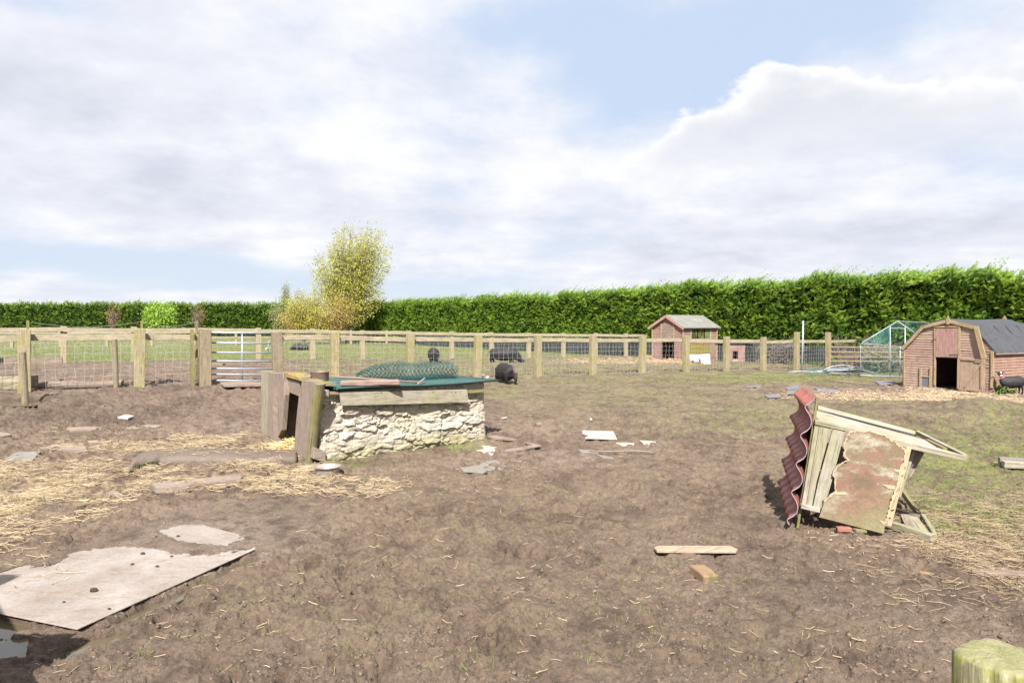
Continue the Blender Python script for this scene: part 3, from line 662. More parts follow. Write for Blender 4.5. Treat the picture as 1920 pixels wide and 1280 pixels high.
# near post at the lower right corner
c = P(1884, 1232, 1.06); zt = P(1884, 1238, 1.06).z; g = tv(c.x, c.y); mb = MB(); rings = []
prof = []; npt = 96; lobes = [random.uniform(0, 6.28) for _ in range(6)]
for k in range(npt):
    a = 2*math.pi*k/npt; sq = (abs(math.cos(a))**4+abs(math.sin(a))**4)**(-.25); r = .064*min(sq, 1.24)
    groove = sum(.0035*max(0, math.cos(a*m+lobes[i])) ** 8 for i, m in enumerate((3, 5, 7, 11, 4, 9)))
    prof.append((a, r-groove))
zs = [-.1, .3, .6, .8, .9, .95, 1.]
for z in zs: rings.append([Vector((c.x+r*math.cos(a+.5), c.y+r*.92*math.sin(a+.5), g.z+(zt-g.z)*z)) for a, r in prof])
for sc, dz in ((.96, .006), (.86, .009), (.7, .0095), (.5, .011), (.3, .010), (.12, .011)): rings.append([Vector((c.x+r*sc*math.cos(a+.5), c.y+r*sc*.92*math.sin(a+.5), zt+dz+random.gauss(0, .0006))) for a, r in prof])
mb.sections(rings)
mt, nt, bs, N, L = newmat('mossy_post'); tc = N('ShaderNodeTexCoord'); oc = tc.outputs['Object']
vst = noise(nt, mapping(nt, oc, (38, 38, 2.5)), 1, 7, .65); pat = noise(nt, oc, 22, 8, .7)
wd = ramp(nt, vst, [(.33, (.045, .035, .02)), (.47, (.15, .13, .07)), (.62, (.30, .28, .18))])
ms = ramp(nt, noise(nt, oc, 60, 6, .7), [(.3, (.13, .135, .03)), (.7, (.26, .265, .07))])
geo = N('ShaderNodeNewGeometry'); sz = N('ShaderNodeSeparateXYZ'); L(geo.outputs['Normal'], sz.inputs[0])
mask = ramp(nt, pat, [(.42, 0.), (.52, .85)]); col = mix(nt, mask, wd, ms)
topc = mix(nt, ramp(nt, noise(nt, oc, 26, 8, .75), [(.44, 0.), (.60, .9)]), (.16, .155, .065), (.30, .25, .17))
tw = mix(nt, .5, topc, ramp(nt, noise(nt, mapping(nt, oc, (30, 90, 1)), 1, 6), [(.3, (.14, .14, .06)), (.7, (.29, .28, .14))]))
col = mix(nt, ramp(nt, sz.outputs[2], [(.5, 0.), (.8, 1.)]), col, tw)
L(col, bs.inputs['Base Color']); bs.inputs['Roughness'].default_value = .9; bump(nt, bs, vst, .008)
tag(mb.build('timber_post', mt, smooth=True, origin=g), 'mossy green square post top close to the camera in the lower right corner', 'post')
# ------------------------------------------------------------------ stone sty
O = Vector((-2.26, 7.98, 0)); e = gp(912, 824); u = Vector((e.x-O.x, e.y-O.y, 0)); LW = u.length; u.normalize(); v = Vector((-u.y, u.x, 0)); WD = 1.55
O.z = 0
hut = thing('stone_sty', 'low rough stone pig sty with a green corrugated roof and plank doorway', 'sty', O+u*1.2+v*.7)
def hp(a, b, z): return O+u*a+v*b+Vector((0, 0, z))
def stonewall(corner, du, dn, length, hgt, batter, res=.009):
    """front face displaced into irregular flat stones; dn = outward normal"""
    nu, nz_ = int(length/res), int(hgt/res)
    U, Z = np.meshgrid(np.linspace(0, length, nu), np.linspace(-.08, hgt, nz_), indexing='ij')
    wx = U+.05*fbm(U*4, Z*6, 3, 2); wz = Z+.035*fbm(U*3, Z*5, 3, 3)+.02*fbm(U*11, Z*11, 2, 8)
    a, b, cid = voro(wx*4.2, wz*13.5, 4, .95); e1 = b-a
    a2, b2, cid2 = voro(wx*9+5, wz*19+3, 7, 1.); e2 = b2-a2
    big = cid > .36
    ed = np.where(big, e1, np.minimum(e1, e2)); cc = np.where(big, cid, cid2)
    flat = sstep(.02, .16, ed)
    und = sstep(-.02, .10, perlin(U*3.2, Z*5.5, 55)+.02)          # some joints filled with mortar
    dsp = .019*flat*(.35+.9*cc)*(.25+.75*und)+.014*fbm(U*9, Z*14, 4, 30)+.006*fbm(U*40, Z*60, 3, 31)+.022*(cc > .8)*flat-.014*(cc < .2)+.03*fbm(U*1.5, Z*2.2, 2, 44)
    dsp = dsp+.02*flat*((Z*12.5) % 1)*.3
    lean = batter*(1-Z/hgt)
    e0 = np.clip(np.minimum(U, length-U)/.05, 0, 1); dsp = dsp*(.4+.6*e0)-.03*(1-e0)**2
    X = corner.x+du.x*U+dn.x*(dsp+lean); Y = corner.y+du.y*U+dn.y*(dsp+lean); V = np.stack([X.ravel(), Y.ravel(), (corner.z+Z).ravel()], 1)
    back = V-np.array([dn.x, dn.y, 0])*.20; idx = np.arange(nu*nz_).reshape(nu, nz_)
    Fc = np.stack([idx[:-1, :-1], idx[1:, :-1], idx[1:, 1:], idx[:-1, 1:]], -1).reshape(-1, 4)
    ed_ = [idx[0, :], idx[-1, :][::-1], idx[:, 0][::-1], idx[:, -1]]; S = []
    n0 = len(V)
    for el_ in ed_: S.append(np.stack([el_[:-1], el_[1:], el_[1:]+n0, el_[:-1]+n0], -1))
    tint = np.array((.385, .352, .295))[None]*(.86+.22*cc.ravel()[:, None])
    y_ = sstep(-.1, .35, fbm(U*1.3, Z*3, 3, 71)).ravel()[:, None]; tint = tint*(1-y_*.55)+np.array((.38, .33, .24))*y_*.55
    p_ = (sstep(.2, .4, fbm(U*2+9, Z*5, 2, 72))).ravel()[:, None]; tint = tint*(1-p_*.5)+np.array((.42, .36, .32))*p_*.5
    g_ = (sstep(.24, .0, Z+.1*fbm(U*3, Z*4, 3, 70))*.75).ravel()[:, None]; tint = tint*(1-g_)+np.array((.22, .20, .10))*g_
    dk = sstep(.05, .0, ed).ravel()[:, None]*.2*und.ravel()[:, None]; tint = tint*(1-dk)+np.array((.20, .165, .12))*dk
    tint = np.concatenate([tint, tint*.8])
    return np.concatenate([V, back]), np.concatenate([Fc]+S), tint
mt, nt, bs, N, L = newmat('dry_stone'); at = N('ShaderNodeVertexColor'); at.layer_name = 'tint'; tc = N('ShaderNodeTexCoord'); oc = tc.outputs['Object']
nn_ = noise(nt, oc, 30, 9, .72); col = mix(nt, 1., at.outputs['Color'], ramp(nt, nn_, [(.28, .72), (.7, 1.18)]), 'MULTIPLY')
L(col, bs.inputs['Base Color']); bs.inputs['Roughness'].default_value = .95; bs.inputs['Specular IOR Level'].default_value = .1; bump(nt, bs, nn_, .01)
M_stone = mt
for corner, du, dn, ln, hg, bt in ((hp(.0, .02, 0), u, -v, LW-.02, .80, .06), (hp(LW-.06, .05, 0), v, u, WD-.1, .78, .06), (hp(LW-.1, WD, 0), -u, v, LW-.2, .76, .04)):
    Vv, Ff, tt = stonewall(corner, du, dn, ln, hg, bt); mesh_np('stone_wall', Vv, Ff, M_stone, hut, tt, smooth=False)
MB().prism([hp(.02, .1, 0), hp(.02, WD-.1, 0), hp(.02, WD-.1, .04), hp(.02, .1, .04)], u*(LW-.2)).build('floor', M_dark, hut)
# stones at the left end corner and inside darkness come from real enclosure: entrance side rubble
Vv, Ff, tt = stonewall(hp(.10, .30, 0), -v, -u, .26, .76, .03); mesh_np('stone_wall', Vv, Ff, M_stone, hut, tt)
# roof: corrugated sheet, ridges running from front to back
mb = MB(); rows = []; nu = 300; L0, L1 = .18, LW+.16
def roofz(a, b): return .835-.02*a/LW-.01*b+.012*math.sin(a*3)
def corr(b): return .012*math.sin(b/.076*2*math.pi)
vs_ = []; fs_ = []; nb = 150
for i in range(7):
    a = L0+(L1-L0)*i/6
    for k in range(nb+1):
        b = -.13+(WD+.20)*k/nb; vs_.append(hp(a, b, roofz(a, b)+corr(b)))
for i in range(6):
    for k in range(nb): q = i*(nb+1)+k; fs_.append([q, q+nb+1, q+nb+2, q+1])
mb.add(vs_, fs_); M_green = plain('green_sheet', (.018, .058, .056), .5, 0., (.045, .10, .092), 3)
ro = mb.build('roof_sheet', M_green, hut, smooth=True); m_ = ro.modifiers.new('thickness', 'SOLIDIFY'); m_.thickness = .004
# fascia and framing
def wallplane(px, py, off=0.): return onplane(px, py, hp(0, -off, 0), -v)
def wpoly(mb, pts, off, th, grain=None):
    q = [wallplane(a, b, off) for a, b in pts]; mb.prism(q, v*th, grain if grain is not None else u); return mb
wpoly(MB(), [(638, 736), (876, 730), (879, 754.5), (640, 760.5)], .115, .03).build('fascia_board', M_palewood, hut, bevel=.003)
for px in (715, 750, 812, 846, 854): MB().tube([wallplane(px, 735, .115), wallplane(px, 735, .12)], .006, 6).build('nail', M_dark, hut)
wpoly(MB(), [(612, 735), (641, 735), (641, 739.5), (616, 739.5)], .08, .2).build('roof_batten', M_mossedwood, hut)
wpoly(MB(), [(880, 731), (912, 730), (905, 735), (880, 737)], .10, .25).build('roof_batten', M_mossedwood, hut)
wpoly(MB(), [(604, 719), (631, 717), (630, 722), (606, 724)], .02, .3).build('roof_batten', M_mossedwood, hut)
wpoly(MB(), [(601, 731), (617, 731), (616, 760), (600, 757)], .10, .08).build('roof_batten', M_palewood, hut, bevel=.003)
wpoly(MB(), [(589, 838), (611, 846), (611, 868), (587, 860)], .10, .10).build('corner_block', M_oldwood, hut, bevel=.006)
# entrance: plane across the left end, leaning boards
EO = hp(-.20, -.12, 0); en = Vector((-1, -.78, 0)).normalized(); ed = Vector((-.78*1, 1, 0)); ed = Vector((en.y, -en.x, 0)); 
ent0 = gp(578, 864); ent1 = gp(506, 823); ed = Vector((ent1.x-ent0.x, ent1.y-ent0.y, 0)).normalized(); en = Vector((-ed.y, ed.x, 0));
if en.y > 0: en = -en
def eplane(px, py, off=0.): return onplane(px, py, Vector((ent0.x, ent0.y, 0))+en*off, en)
def epoly(pts, off, th, mat, name, bev=.006, sub=True):
    q = [eplane(a, b, off) for a, b in pts]; mb = MB().prism(q, en*-th, Vector((0, 0, 1))); return mb.build(name, mat, hut, bevel=bev)
epoly([(489, 695), (506, 695), (505, 760), (503, 818), (490, 812)], -.02, .06, M_palewood, 'door_board')
epoly([(504, 698), (531, 699), (533, 740), (528, 806), (521, 820), (512, 824), (501, 815), (502, 760)], .0, .07, M_oldwood, 'door_board')
epoly([(566, 712), (592, 715), (583, 790), (575, 864), (551, 846), (555, 790), (560, 744)], .0, .08, M_oldwood, 'door_board')
epoly([(530, 706), (562, 716), (560, 743), (531, 731)], -.06, .05, M_oldwood, 'lintel')
q = [eplane(a, b, -.03) for a, b in ((531, 697), (562, 709), (570, 715), (534, 706))]
MB().prism(q, Vector((.25, .1, -.02)), ed).build('roof_batten', M_yellowwood, hut)
MB().bar(eplane(531, 702, -.1), eplane(600, 716, -.1), .10, .03, seg=3, jit=.003).build('roof_batten', M_mossedwood, hut)
t_ = eplane(599, 717, -.02); b_ = eplane(581, 867, -.02)
MB().tube([b_-Vector((0, 0, .05)), b_.lerp(t_, .5), t_], [.057, .06, .063], 16).build('door_post', M_mossedwood, hut, smooth=False)
# inner lining so that the doorway is dark; sty is closed behind the boards
MB().prism([hp(-.06, .04, -.02), hp(-.06, .07, -.02), hp(-.06, .07, .74), hp(-.06, .04, .74)], u*.2).build('side_lining', M_oldwood, hut)
MB().prism([hp(-.06, WD-.12, -.02), hp(-.06, WD-.08, -.02), hp(-.06, WD-.08, .76), hp(-.06, WD-.12, .76)], u*.5).build('side_lining', M_oldwood, hut)
MB().prism([hp(.04, .05, .775), hp(.6, .05, .775), hp(.6, WD-.1, .775), hp(.04, WD-.1, .775)], (0, 0, .02), v).build('roof_lining', M_oldwood, hut)
# straw in the doorway
dq = eplane(540, 815); x_ = RNG.normal(0, .17, 1500); y_ = RNG.normal(0, .20, 1500); X_ = dq.x+.02+x_*.9+ y_*-.3; Y_ = dq.y+.06+y_
Vv, Ff, n = straws(X_, Y_, .16, .0032, 0.); hump = .17*np.exp(-((X_-dq.x-.12)**2+(Y_-dq.y-.05)**2)/.05)*RNG.random(1500)
Vv = Vv.reshape(-1, 9, 3); Vv[:, :, 2] += hump[:, None]; Vv = Vv.reshape(-1, 3); t = RNG.random(n)[:, None]
tag(mesh_np('straw', Vv, Ff, M_straw, cols=np.repeat(np.array((.62, .44, .18))*(1-t)+np.array((.82, .66, .38))*t, 9, 0)), 'heap of golden straw spilling out of the sty doorway', 'straw', kind='stuff')
# things on the sty roof
rz = .855
def rp(px, py, z=rz):
    x, y, dz = ray(px, py); t = (z-CH)/float(dz); return Vector((float(x)*t, float(y)*t, z))
M_pot = plain('rusty_pot', (.16, .11, .09), .6, .3, (.27, .20, .17), 25)
def vessel(name, c, prof, mat, label, cat, handle=None, n=32):
    """prof: (radius, z) outer then inner"""
    r = thing(name, label, cat, c); mb = MB(); rings = [[c+Vector((a*math.cos(2*math.pi*k/n), a*math.sin(2*math.pi*k/n), z)) for k in range(n)] for a, z in prof]
    mb.sections(rings); mb.build('bowl' if handle is None else 'pan', mat, r, smooth=True)
    return r
c = rp(599, 716, .80)+Vector((0, .03, 0)); c = P(599.5, 716, 8.35)
pt = vessel('cooking_pot', c, [(.02, 0), (.095, 0), (.11, .02), (.112, .125), (.118, .13), (.112, .13), (.105, .124), (.10, .02), (.02, .01)], M_pot, 'rusty metal cooking pot with a side handle on the sty roof', 'pot', True)
MB().tube([c+Vector((-.10, -.05, .105)), c+Vector((-.16, -.08, .095)), c+Vector((-.14, -.11, .075)), c+Vector((-.075, -.095, .085))], .008, 6).build('handle', M_pot, pt)
mb = MB(); a = rp(637, 726, .84); b = rp(748, 724, .84)
mb.bar(a+Vector((0, .05, .045)), b+Vector((0, .05, .045)), .17, .07, seg=6, jit=.004)
M_block = wood('pink_timber', (.36, .24, .19), (.52, .38, .32), (.44, .30, .26))
tag(mb.build('timber_block', M_block, bevel=.014), 'thick pinkish block of timber lying on the green roof', 'timber block')
rk = thing('rake', 'garden rake with a long pale handle lying across the sty roof', 'rake', rp(790, 727, .855))
a = P(598, 704.5, 8.75); b = P(786, 716.5, 8.95); MB().tube([a, a.lerp(b, .5)+Vector((0, 0, .004)), b], .013, 8).build('handle', M_block, rk, smooth=True)
b = P(786, 716.5, 8.95); hd = Vector((.55, .0, .0)).normalized()
h0 = P(784, 723, 8.7); h1 = P(797, 713, 9.1); MB().bar(h0+Vector((0, 0, .03)), h1+Vector((0, 0, .03)), .018, .014).build('head', M_palewood, rk)
for k in range(8): q = h0.lerp(h1, k/7)+Vector((0, 0, .03)); MB().tube([q, q+Vector((-.02, -.01, -.03)), q+Vector((-.035, -.01, -.075))], .005, 5).build('tine', M_palewood, rk)
# roll of green hexagonal wire netting
M_gw = plain('green_wire', (.006, .045, .043), .5, .0, (.016, .08, .074), 5)
rl = thing('wire_netting_roll', 'loose roll of green hexagonal wire netting resting on the back of the sty roof', 'wire roll', rp(760, 716, .85))
A0 = P(668, 697, 9.5); A1 = P(858, 697, 9.9); ax = (A1-A0); Lr = ax.length; ax.normalize(); s1 = ax.cross(Vector((0, 0, 1))).normalized(); s2 = Vector((0, 0, 1))
mb = MB()
def rollpt(t, ang, rad):
    t = min(max(t, -.02), 1.02)
    env = (1-abs(2*t-1)**6*.25); R0 = rad*env*(.58+.42*min(1, max(0, (t-.02)*2.6))); c = A0+ax*(Lr*t)
    return c+s1*(math.cos(ang)*R0*1.15)+s2*(math.sin(ang)*R0+R0*.06-.128+.128*env-.055*(1-min(1, max(0, (t-.02)*2.6)))+.02*math.sin(t*9))
NC = 25; turns = 3.2; NR = 58
def hexp(i, k):
    t = (i+.5*(k % 2))/NC; a = k/NR*turns*2*math.pi; return rollpt(t+random.gauss(0, .002), a, .152-.018*(k/NR*turns)+random.gauss(0, .0012))
G = {(i, k): hexp(i, k) for i in range(NC+1) for k in range(NR+1)}
def wseg(p, q, r=.0019):
    d = (q-p); 
    if d.length < 1e-5: return
    d.normalize(); s = d.cross(Vector((.3, .5, .8))).normalized()*r; t = d.cross(s).normalized()*r
    mb.add([p+s, p-s*.5+t*.87, p-s*.5-t*.87, q+s, q-s*.5+t*.87, q-s*.5-t*.87], [[0, 1, 4, 3], [1, 2, 5, 4], [2, 0, 3, 5]])
for k in range(NR):
    for i in range(NC):
        p = G[i, k]; wseg(p, G[i, k+1]); j = i+1 if k % 2 else i-1
        if 0 <= j <= NC: wseg(p, G[j, k+1])
mb.build('netting', M_gw, rl)
mb = MB(); c0 = P(690, 696, 9.6); G = {}
for i in range(24):
    for k in range(15):
        x = 690+(i+.5*(k % 2))*6.6; y = 710-k*(3.1*math.sin(math.pi*min(1, (i+2)/26))+.2)*.8; G[i, k] = P(x, y, 10.2+.03*k+.03*math.sin(i*.5))
for k in range(14):
    for i in range(24):
        wseg(G[i, k], G[i, k+1], .0014); j = i+1 if k % 2 else i-1
        if (j, k+1) in G: wseg(G[i, k], G[j, k+1], .0014)
mb.build('loose_end', M_gw, rl)
# feeding bowl
c = gp(614, 889, -.01)
M_steel = plain('steel', (.30, .26, .23), .4, .4, (.42, .38, .35), 16)
vessel('feeding_bowl', c, [(.02, 0), (.105, 0), (.13, .02), (.118, .07), (.135, .092), (.15, .100), (.147, .105), (.128, .097), (.108, .07), (.10, .02), (.02, .015)], M_steel, 'metal feeding bowl in the straw at the corner of the stone sty', 'bowl')
# ------------------------------------------------------------------ toppled hutch
M_panel = None
def panelmat():
    m, nt, bs, N, L = newmat('painted_plywood'); tc = N('ShaderNodeTexCoord'); oc = tc.outputs['Object']
    c = ramp(nt, noise(nt, oc, 3.2, 7, .62), [(.34, (.125, .09, .055)), (.45, (.205, .115, .08)), (.53, (.155, .12, .068)), (.62, (.225, .15, .10)), (.74, (.235, .205, .135))])
    c = mix(nt, ramp(nt, noise(nt, mapping(nt, oc, (1.4, 1.4, 2.6)), 2.7, 8, .7), [(.52, 0.), (.66, .85)]), c, (.36, .345, .27))
    sx = N('ShaderNodeSeparateXYZ'); L(oc, sx.inputs[0])
    lowz = N('ShaderNodeMapRange'); L(sx.outputs[2], lowz.inputs[0]); lowz.inputs[1].default_value = .36; lowz.inputs[2].default_value = .08
    gr = N('ShaderNodeMath'); gr.operation = 'MULTIPLY'; L(lowz.outputs[0], gr.inputs[0]); L(ramp(nt, noise(nt, oc, 5, 6, .7), [(.35, .1), (.6, 1.)]), gr.inputs[1])
    c = mix(nt, gr.outputs[0], c, (.19, .17, .09)); c = mix(nt, 1., c, ramp(nt, noise(nt, oc, 45, 6, .75), [(.25, .72), (.7, 1.18)]), 'MULTIPLY')
    L(c, bs.inputs['Base Color']); bs.inputs['Roughness'].default_value = .75; bump(nt, bs, noise(nt, oc, 50, 6), .003); return m
M_panel = panelmat()
M_torn = wood('torn_plywood', (.62, .46, .28), (.82, .68, .48), (.70, .54, .36))
M_whitew = M_whitewood
HD = Vector((2.35, 5.32, .855)); e1 = Vector((.954, -.30, 0)).normalized(); e2 = Vector((.30, .954, 0)).normalized(); hn = -e2
hu = thing('toppled_hutch', 'broken wooden rabbit hutch tipped on its back with a red tile-effect roof sheet', 'hutch', gp(1600, 990))
def hq(px, py, off=0.): return onplane(px, py, HD+hn*off, hn)      # point on the near side of the hutch
def hpoly(pts, off, th, mat, name, grain=None, bev=.002):
    q = [hq(a, b, off) for a, b in pts]; g = (q[1]-q[0]) if grain is None else hq(*grain[1])-hq(*grain[0]); return MB().prism(q, hn*-th, g).build(name, mat, hu, bevel=bev)
Z5 = lambda L_: [(1440+a/3.656, 690+b/3.656) for a, b in L_]
# planks left
hpoly(Z5([(322, 380), (352, 388), (262, 935), (232, 925)]), .0, .018, M_whitew, 'plank', Z5([(322, 380), (232, 925)]))
hpoly(Z5([(354, 389), (434, 412), (334, 780), (302, 950), (264, 937)]), .002, .018, M_palewood, 'plank', Z5([(354, 389), (264, 925)]))
hpoly(Z5([(445, 415), (530, 432), (412, 870), (352, 985), (306, 965), (342, 790)]), .004, .018, M_whitew, 'plank', Z5([(445, 415), (330, 925)]))
hpoly(Z5([(228, 928), (357, 962), (357, 992), (226, 960)]), .024, .03, M_whitew, 'bottom_rail')
hpoly(Z5([(320, 372), (330, 345), (345, 200), (332, 200), (195, 1095), (212, 1098)]), -.03, .03, M_mossedwood, 'roof_batten', Z5([(332, 200), (195, 1095)]))
# torn panel
pan = [(560, 436), (548, 458), (545, 480), (528, 500), (516, 532), (528, 560), (520, 600), (532, 618), (552, 630), (540, 646), (500, 655), (465, 675), (448, 700), (446, 722), (455, 760), (458, 800), (462, 840), (452, 852), (405, 890), (382, 912), (350, 1020), (790, 1133), (802, 1085), (812, 1030), (820, 985), (834, 900), (852, 868), (886, 800), (905, 700), (925, 640), (941, 590), (943, 552), (905, 530), (880, 508), (840, 492), (800, 452), (740, 442), (700, 434), (640, 438), (600, 428)]
def jag(pts, amp, sub=4):
    out = []
    for k in range(len(pts)):
        a = Vector((*pts[k], 0)); b = Vector((*pts[(k+1) % len(pts)], 0)); d = (b-a); nn = Vector((-d.y, d.x, 0)).normalized() if d.length > 0 else Vector()
        straight = k in (20,)
        for j in range(sub):
            q = a.lerp(b, j/sub)+(nn*random.gauss(0, amp) if (j and not straight) else Vector()); out.append((q.x, q.y))
    return out
hpoly(Z5(jag(pan, 4.5)), .030, .012, M_panel, 'plywood_panel', bev=0)
# splintered pale edges just proud of the panel
def splint(pts, wd, name='torn_edge'):
    up = []; dn = []
    for k, (a, b) in enumerate(pts):
        p = pts[max(k-1, 0)]; q = pts[min(k+1, len(pts)-1)]; d = Vector((q[0]-p[0], q[1]-p[1])).normalized(); nn = Vector((-d.y, d.x)); r = wd*random.uniform(.15, 1.3)
        up.append((a+nn.x*3, b+nn.y*3)); dn.append((a-nn.x*r, b-nn.y*r))
    hpoly(Z5(up+dn[::-1]), .0335, .004, M_torn, name, bev=0)
def dens(pts, sub=5, amp=3):
    out = []
    for k in range(len(pts)-1):
        for j in range(sub): t = j/sub; out.append((pts[k][0]+(pts[k+1][0]-pts[k][0])*t+random.gauss(0, amp), pts[k][1]+(pts[k+1][1]-pts[k][1])*t+random.gauss(0, amp)))
    return out+[pts[-1]]
splint(dens([(943, 552), (930, 640), (905, 700), (890, 790), (862, 860), (838, 930), (822, 1000), (806, 1060)]), 30)
splint(dens([(462, 845), (452, 852), (405, 890), (384, 912)]), 14)
splint(dens([(560, 436), (548, 458), (528, 500), (516, 532), (528, 560), (520, 600), (552, 630), (500, 655), (465, 675), (446, 710), (455, 760), (460, 830)]), 9)
splint(dens([(943, 555), (905, 530), (880, 508), (840, 488), (800, 452), (700, 434), (600, 428), (560, 436)]), 13)
hpoly(Z5(jag([(462, 832), (478, 850), (520, 846), (552, 862), (505, 868), (455, 862)], 2, 3)), .034, .003, M_torn, 'torn_edge', bev=0)
hpoly(Z5(jag([(780, 792), (830, 800), (872, 806), (868, 832), (828, 826), (795, 806)], 2, 3)), .034, .003, M_torn, 'torn_edge', bev=0)
hpoly(Z5(jag([(858, 690), (915, 694), (912, 716), (880, 712)], 2, 3)), .034, .003, M_torn, 'torn_edge', bev=0)
hpoly(Z5(jag([(765, 1045), (812, 1050), (800, 1072), (780, 1066)], 2, 3)), .034, .003, M_torn, 'torn_edge', bev=0)
# post right of the panel and top rails
hpoly(Z5([(952, 538), (985, 545), (960, 650), (905, 850), (846, 1086), (798, 1075), (830, 930), (900, 720), (930, 620)]), .014, .03, M_torn, 'corner_post', Z5([(960, 545), (830, 1080)]))
hpoly(Z5([(322, 352), (640, 432), (980, 520), (1355, 600), (1357, 636), (985, 556), (930, 540), (640, 455), (322, 385)]), .012, .035, M_palewood, 'front_rail', Z5([(330, 370), (1350, 615)]))
# top face: planks running back
def top(pts, Ys, th, mat, name):   # points on the slanting top, given by pixel and depth
    q = [P(1440+a/3.656, 690+b/3.656, y) for (a, b), y in zip(pts, Ys)]; n = (q[1]-q[0]).cross(q[2]-q[0]).normalized(); n = n if n.z > 0 else -n
    return MB().prism(q, n*-th, q[1]-q[0]).build(name, mat, hu, bevel=.002)
top([(330, 320), (1195, 552), (1357, 602), (322, 356)], (5.46, 5.22, 5.0, 5.33), .02, M_whitew, 'top_plank')
top([(335, 288), (1110, 500), (1195, 550), (330, 318)], (5.66, 5.42, 5.24, 5.48), .02, M_whitew, 'top_plank')
top([(345, 254), (1022, 432), (1022, 452), (342, 284)], (5.98, 5.72, 5.70, 5.90), .03, M_palewood, 'back_rail')
a, b = P(1440+1020/3.656, 690+440/3.656, 5.72), P(1440+1352/3.656, 690+606/3.656, 5.02); MB().bar(a, b, .03, .035, seg=2).build('end_rail', M_palewood, hu, bevel=.002)
a, b = P(1440+1090/3.656, 690+498/3.656, 5.42), P(1440+1215/3.656, 690+560/3.656, 5.15); MB().bar(a, b, .03, .03).build('end_rail', M_mossedwood, hu)
# mesh strip on the top
mb = MB()
for k in range(70):
    t = k/69; p = P(1440+(365+640*t)/3.656, 690+(280+168*t)/3.656, 5.92-.26*t); q = P(1440+(360+640*t)/3.656, 690+(296+168*t)/3.656, 5.80-.26*t); mb.tube([p+Vector((0, 0, .004)), q+Vector((0, 0, .004))], .0014, 3)
mb.tube([P(1440+365/3.656, 690+285/3.656, 5.9), P(1440+1005/3.656, 690+452/3.656, 5.64)], .004, 4); mb.build('wire_mesh', M_wire, hu)
# back wall, inner boards, bottom
bk = e2*.62
q = [hq(*p_) for p_ in Z5([(335, 345), (985, 520), (850, 1070), (225, 930)])]
MB().prism([p_+bk for p_ in q], e2*.015, e1).build('back_board', M_oldwood, hu)
MB().prism([q[3]+e2*.03+Vector((0, 0, .015)), q[3]+bk+Vector((0, 0, .015)), q[0]+bk, q[0]+e2*.03], (q[1]-q[0]).normalized()*.02, e2).build('end_board', M_oldwood, hu)
# right: open frame with wire and a dark strut
a = hq(*Z5([(1010, 560)])[0])+e2*.10; b = hq(*Z5([(905, 895)])[0])+e2*.10; MB().bar(a, b, .05, .03, up=hn, seg=2).build('door_frame', M_palewood, hu)
a = hq(*Z5([(1078, 590)])[0])+e2*.16; b = hq(*Z5([(985, 760)])[0])+e2*.16; MB().bar(a, b, .06, .05, up=hn).build('door_frame', M_oldwood, hu)
a = hq(*Z5([(938, 742)])[0])+e2*.08; b = hq(*Z5([(1005, 765)])[0])+e2*.16; MB().bar(a, b, .03, .04, up=(0, 0, 1)).build('door_frame', M_mossedwood, hu)
mb = MB()
for k in range(9): t = k/8; mb.tube([hq(*Z5([(985+90*t, 560+25*t)])[0])+e2*.1, hq(*Z5([(935+45*t, 740+10*t)])[0])+e2*.1], .001, 3)
for k in range(16): t = k/15; mb.tube([hq(*Z5([(985-50*t, 560+180*t)])[0])+e2*.1, hq(*Z5([(1075-95*t, 585+165*t)])[0])+e2*.1], .001, 3)
mb.build('wire_mesh', M_wire, hu)
# frame lying on the ground
def gq(a, b, z=.03): p = gp(1440+a/3.656, 690+b/3.656); return p+Vector((0, 0, z))
for (p, q, w, h, m) in (((800, 1095), (1130, 1190), .05, .05, M_palewood), ((860, 1008), (1062, 1050), .05, .04, M_oldwood), ((900, 890), (1040, 1032), .03, .05, M_mossedwood), ((1058, 1045), (1145, 1178), .03, .04, M_palewood), ((935, 1045), (975, 1120), .06, .02, M_oldwood), ((1000, 1060), (1085, 1168), .05, .02, M_palewood), ((965, 1055), (1045, 1155), .05, .018, M_palewood), ((880, 965), (925, 985), .03, .05, M_mossedwood)):
    z0 = .045 if p != (900, 890) else .10
    MB().bar(gq(*p, z0), gq(*q, .028), w, h, seg=2, jit=.002).build('base_frame', m, hu, bevel=.002)
# red roof sheet
NT, NB_, FT, FB = P(1533, 744, 5.24), None, P(1508, 724, 6.3), None
NB_ = P(1494, 990, 5.30); FB = P(1472, 912, 6.4); FB.z = max(FB.z, .01)
mb = MB(); ns, ntt = 150, 90; out = ((NT-NB_).cross(FT-NT)).normalized(); out = out if out.x < 0 else -out
vs_ = []
for i in range(ns+1):
    s = i/ns
    for j in range(ntt+1):
        t = j/ntt; p = (NB_.lerp(NT, s)).lerp(FB.lerp(FT, s), t)
        wv = .034*math.sin(s*2*math.pi*4.6+.4)*(1 if math.sin(s*2*math.pi*4.6+.4) > 0 else .8); st = (t*6.2) % 1
        stp = .026*(1-min(1, st/.88)) if st < .88 else .026*(st-.88)/.12
        curl = .05*max(0, s-.93)/.07-.03*max(0, .06-s)/.06
        bulge = .0
        vs_.append(p+out*(wv+stp*1.2+.012)+Vector((0, 0, .014*math.cos(s*29+t*0))))
mb.add(vs_, [[i*(ntt+1)+j, i*(ntt+1)+j+1, (i+1)*(ntt+1)+j+1, (i+1)*(ntt+1)+j] for i in range(ns) for j in range(ntt)])
mt, nt, bs, N, L = newmat('red_tile_sheet'); tc = N('ShaderNodeTexCoord'); oc = tc.outputs['Object']
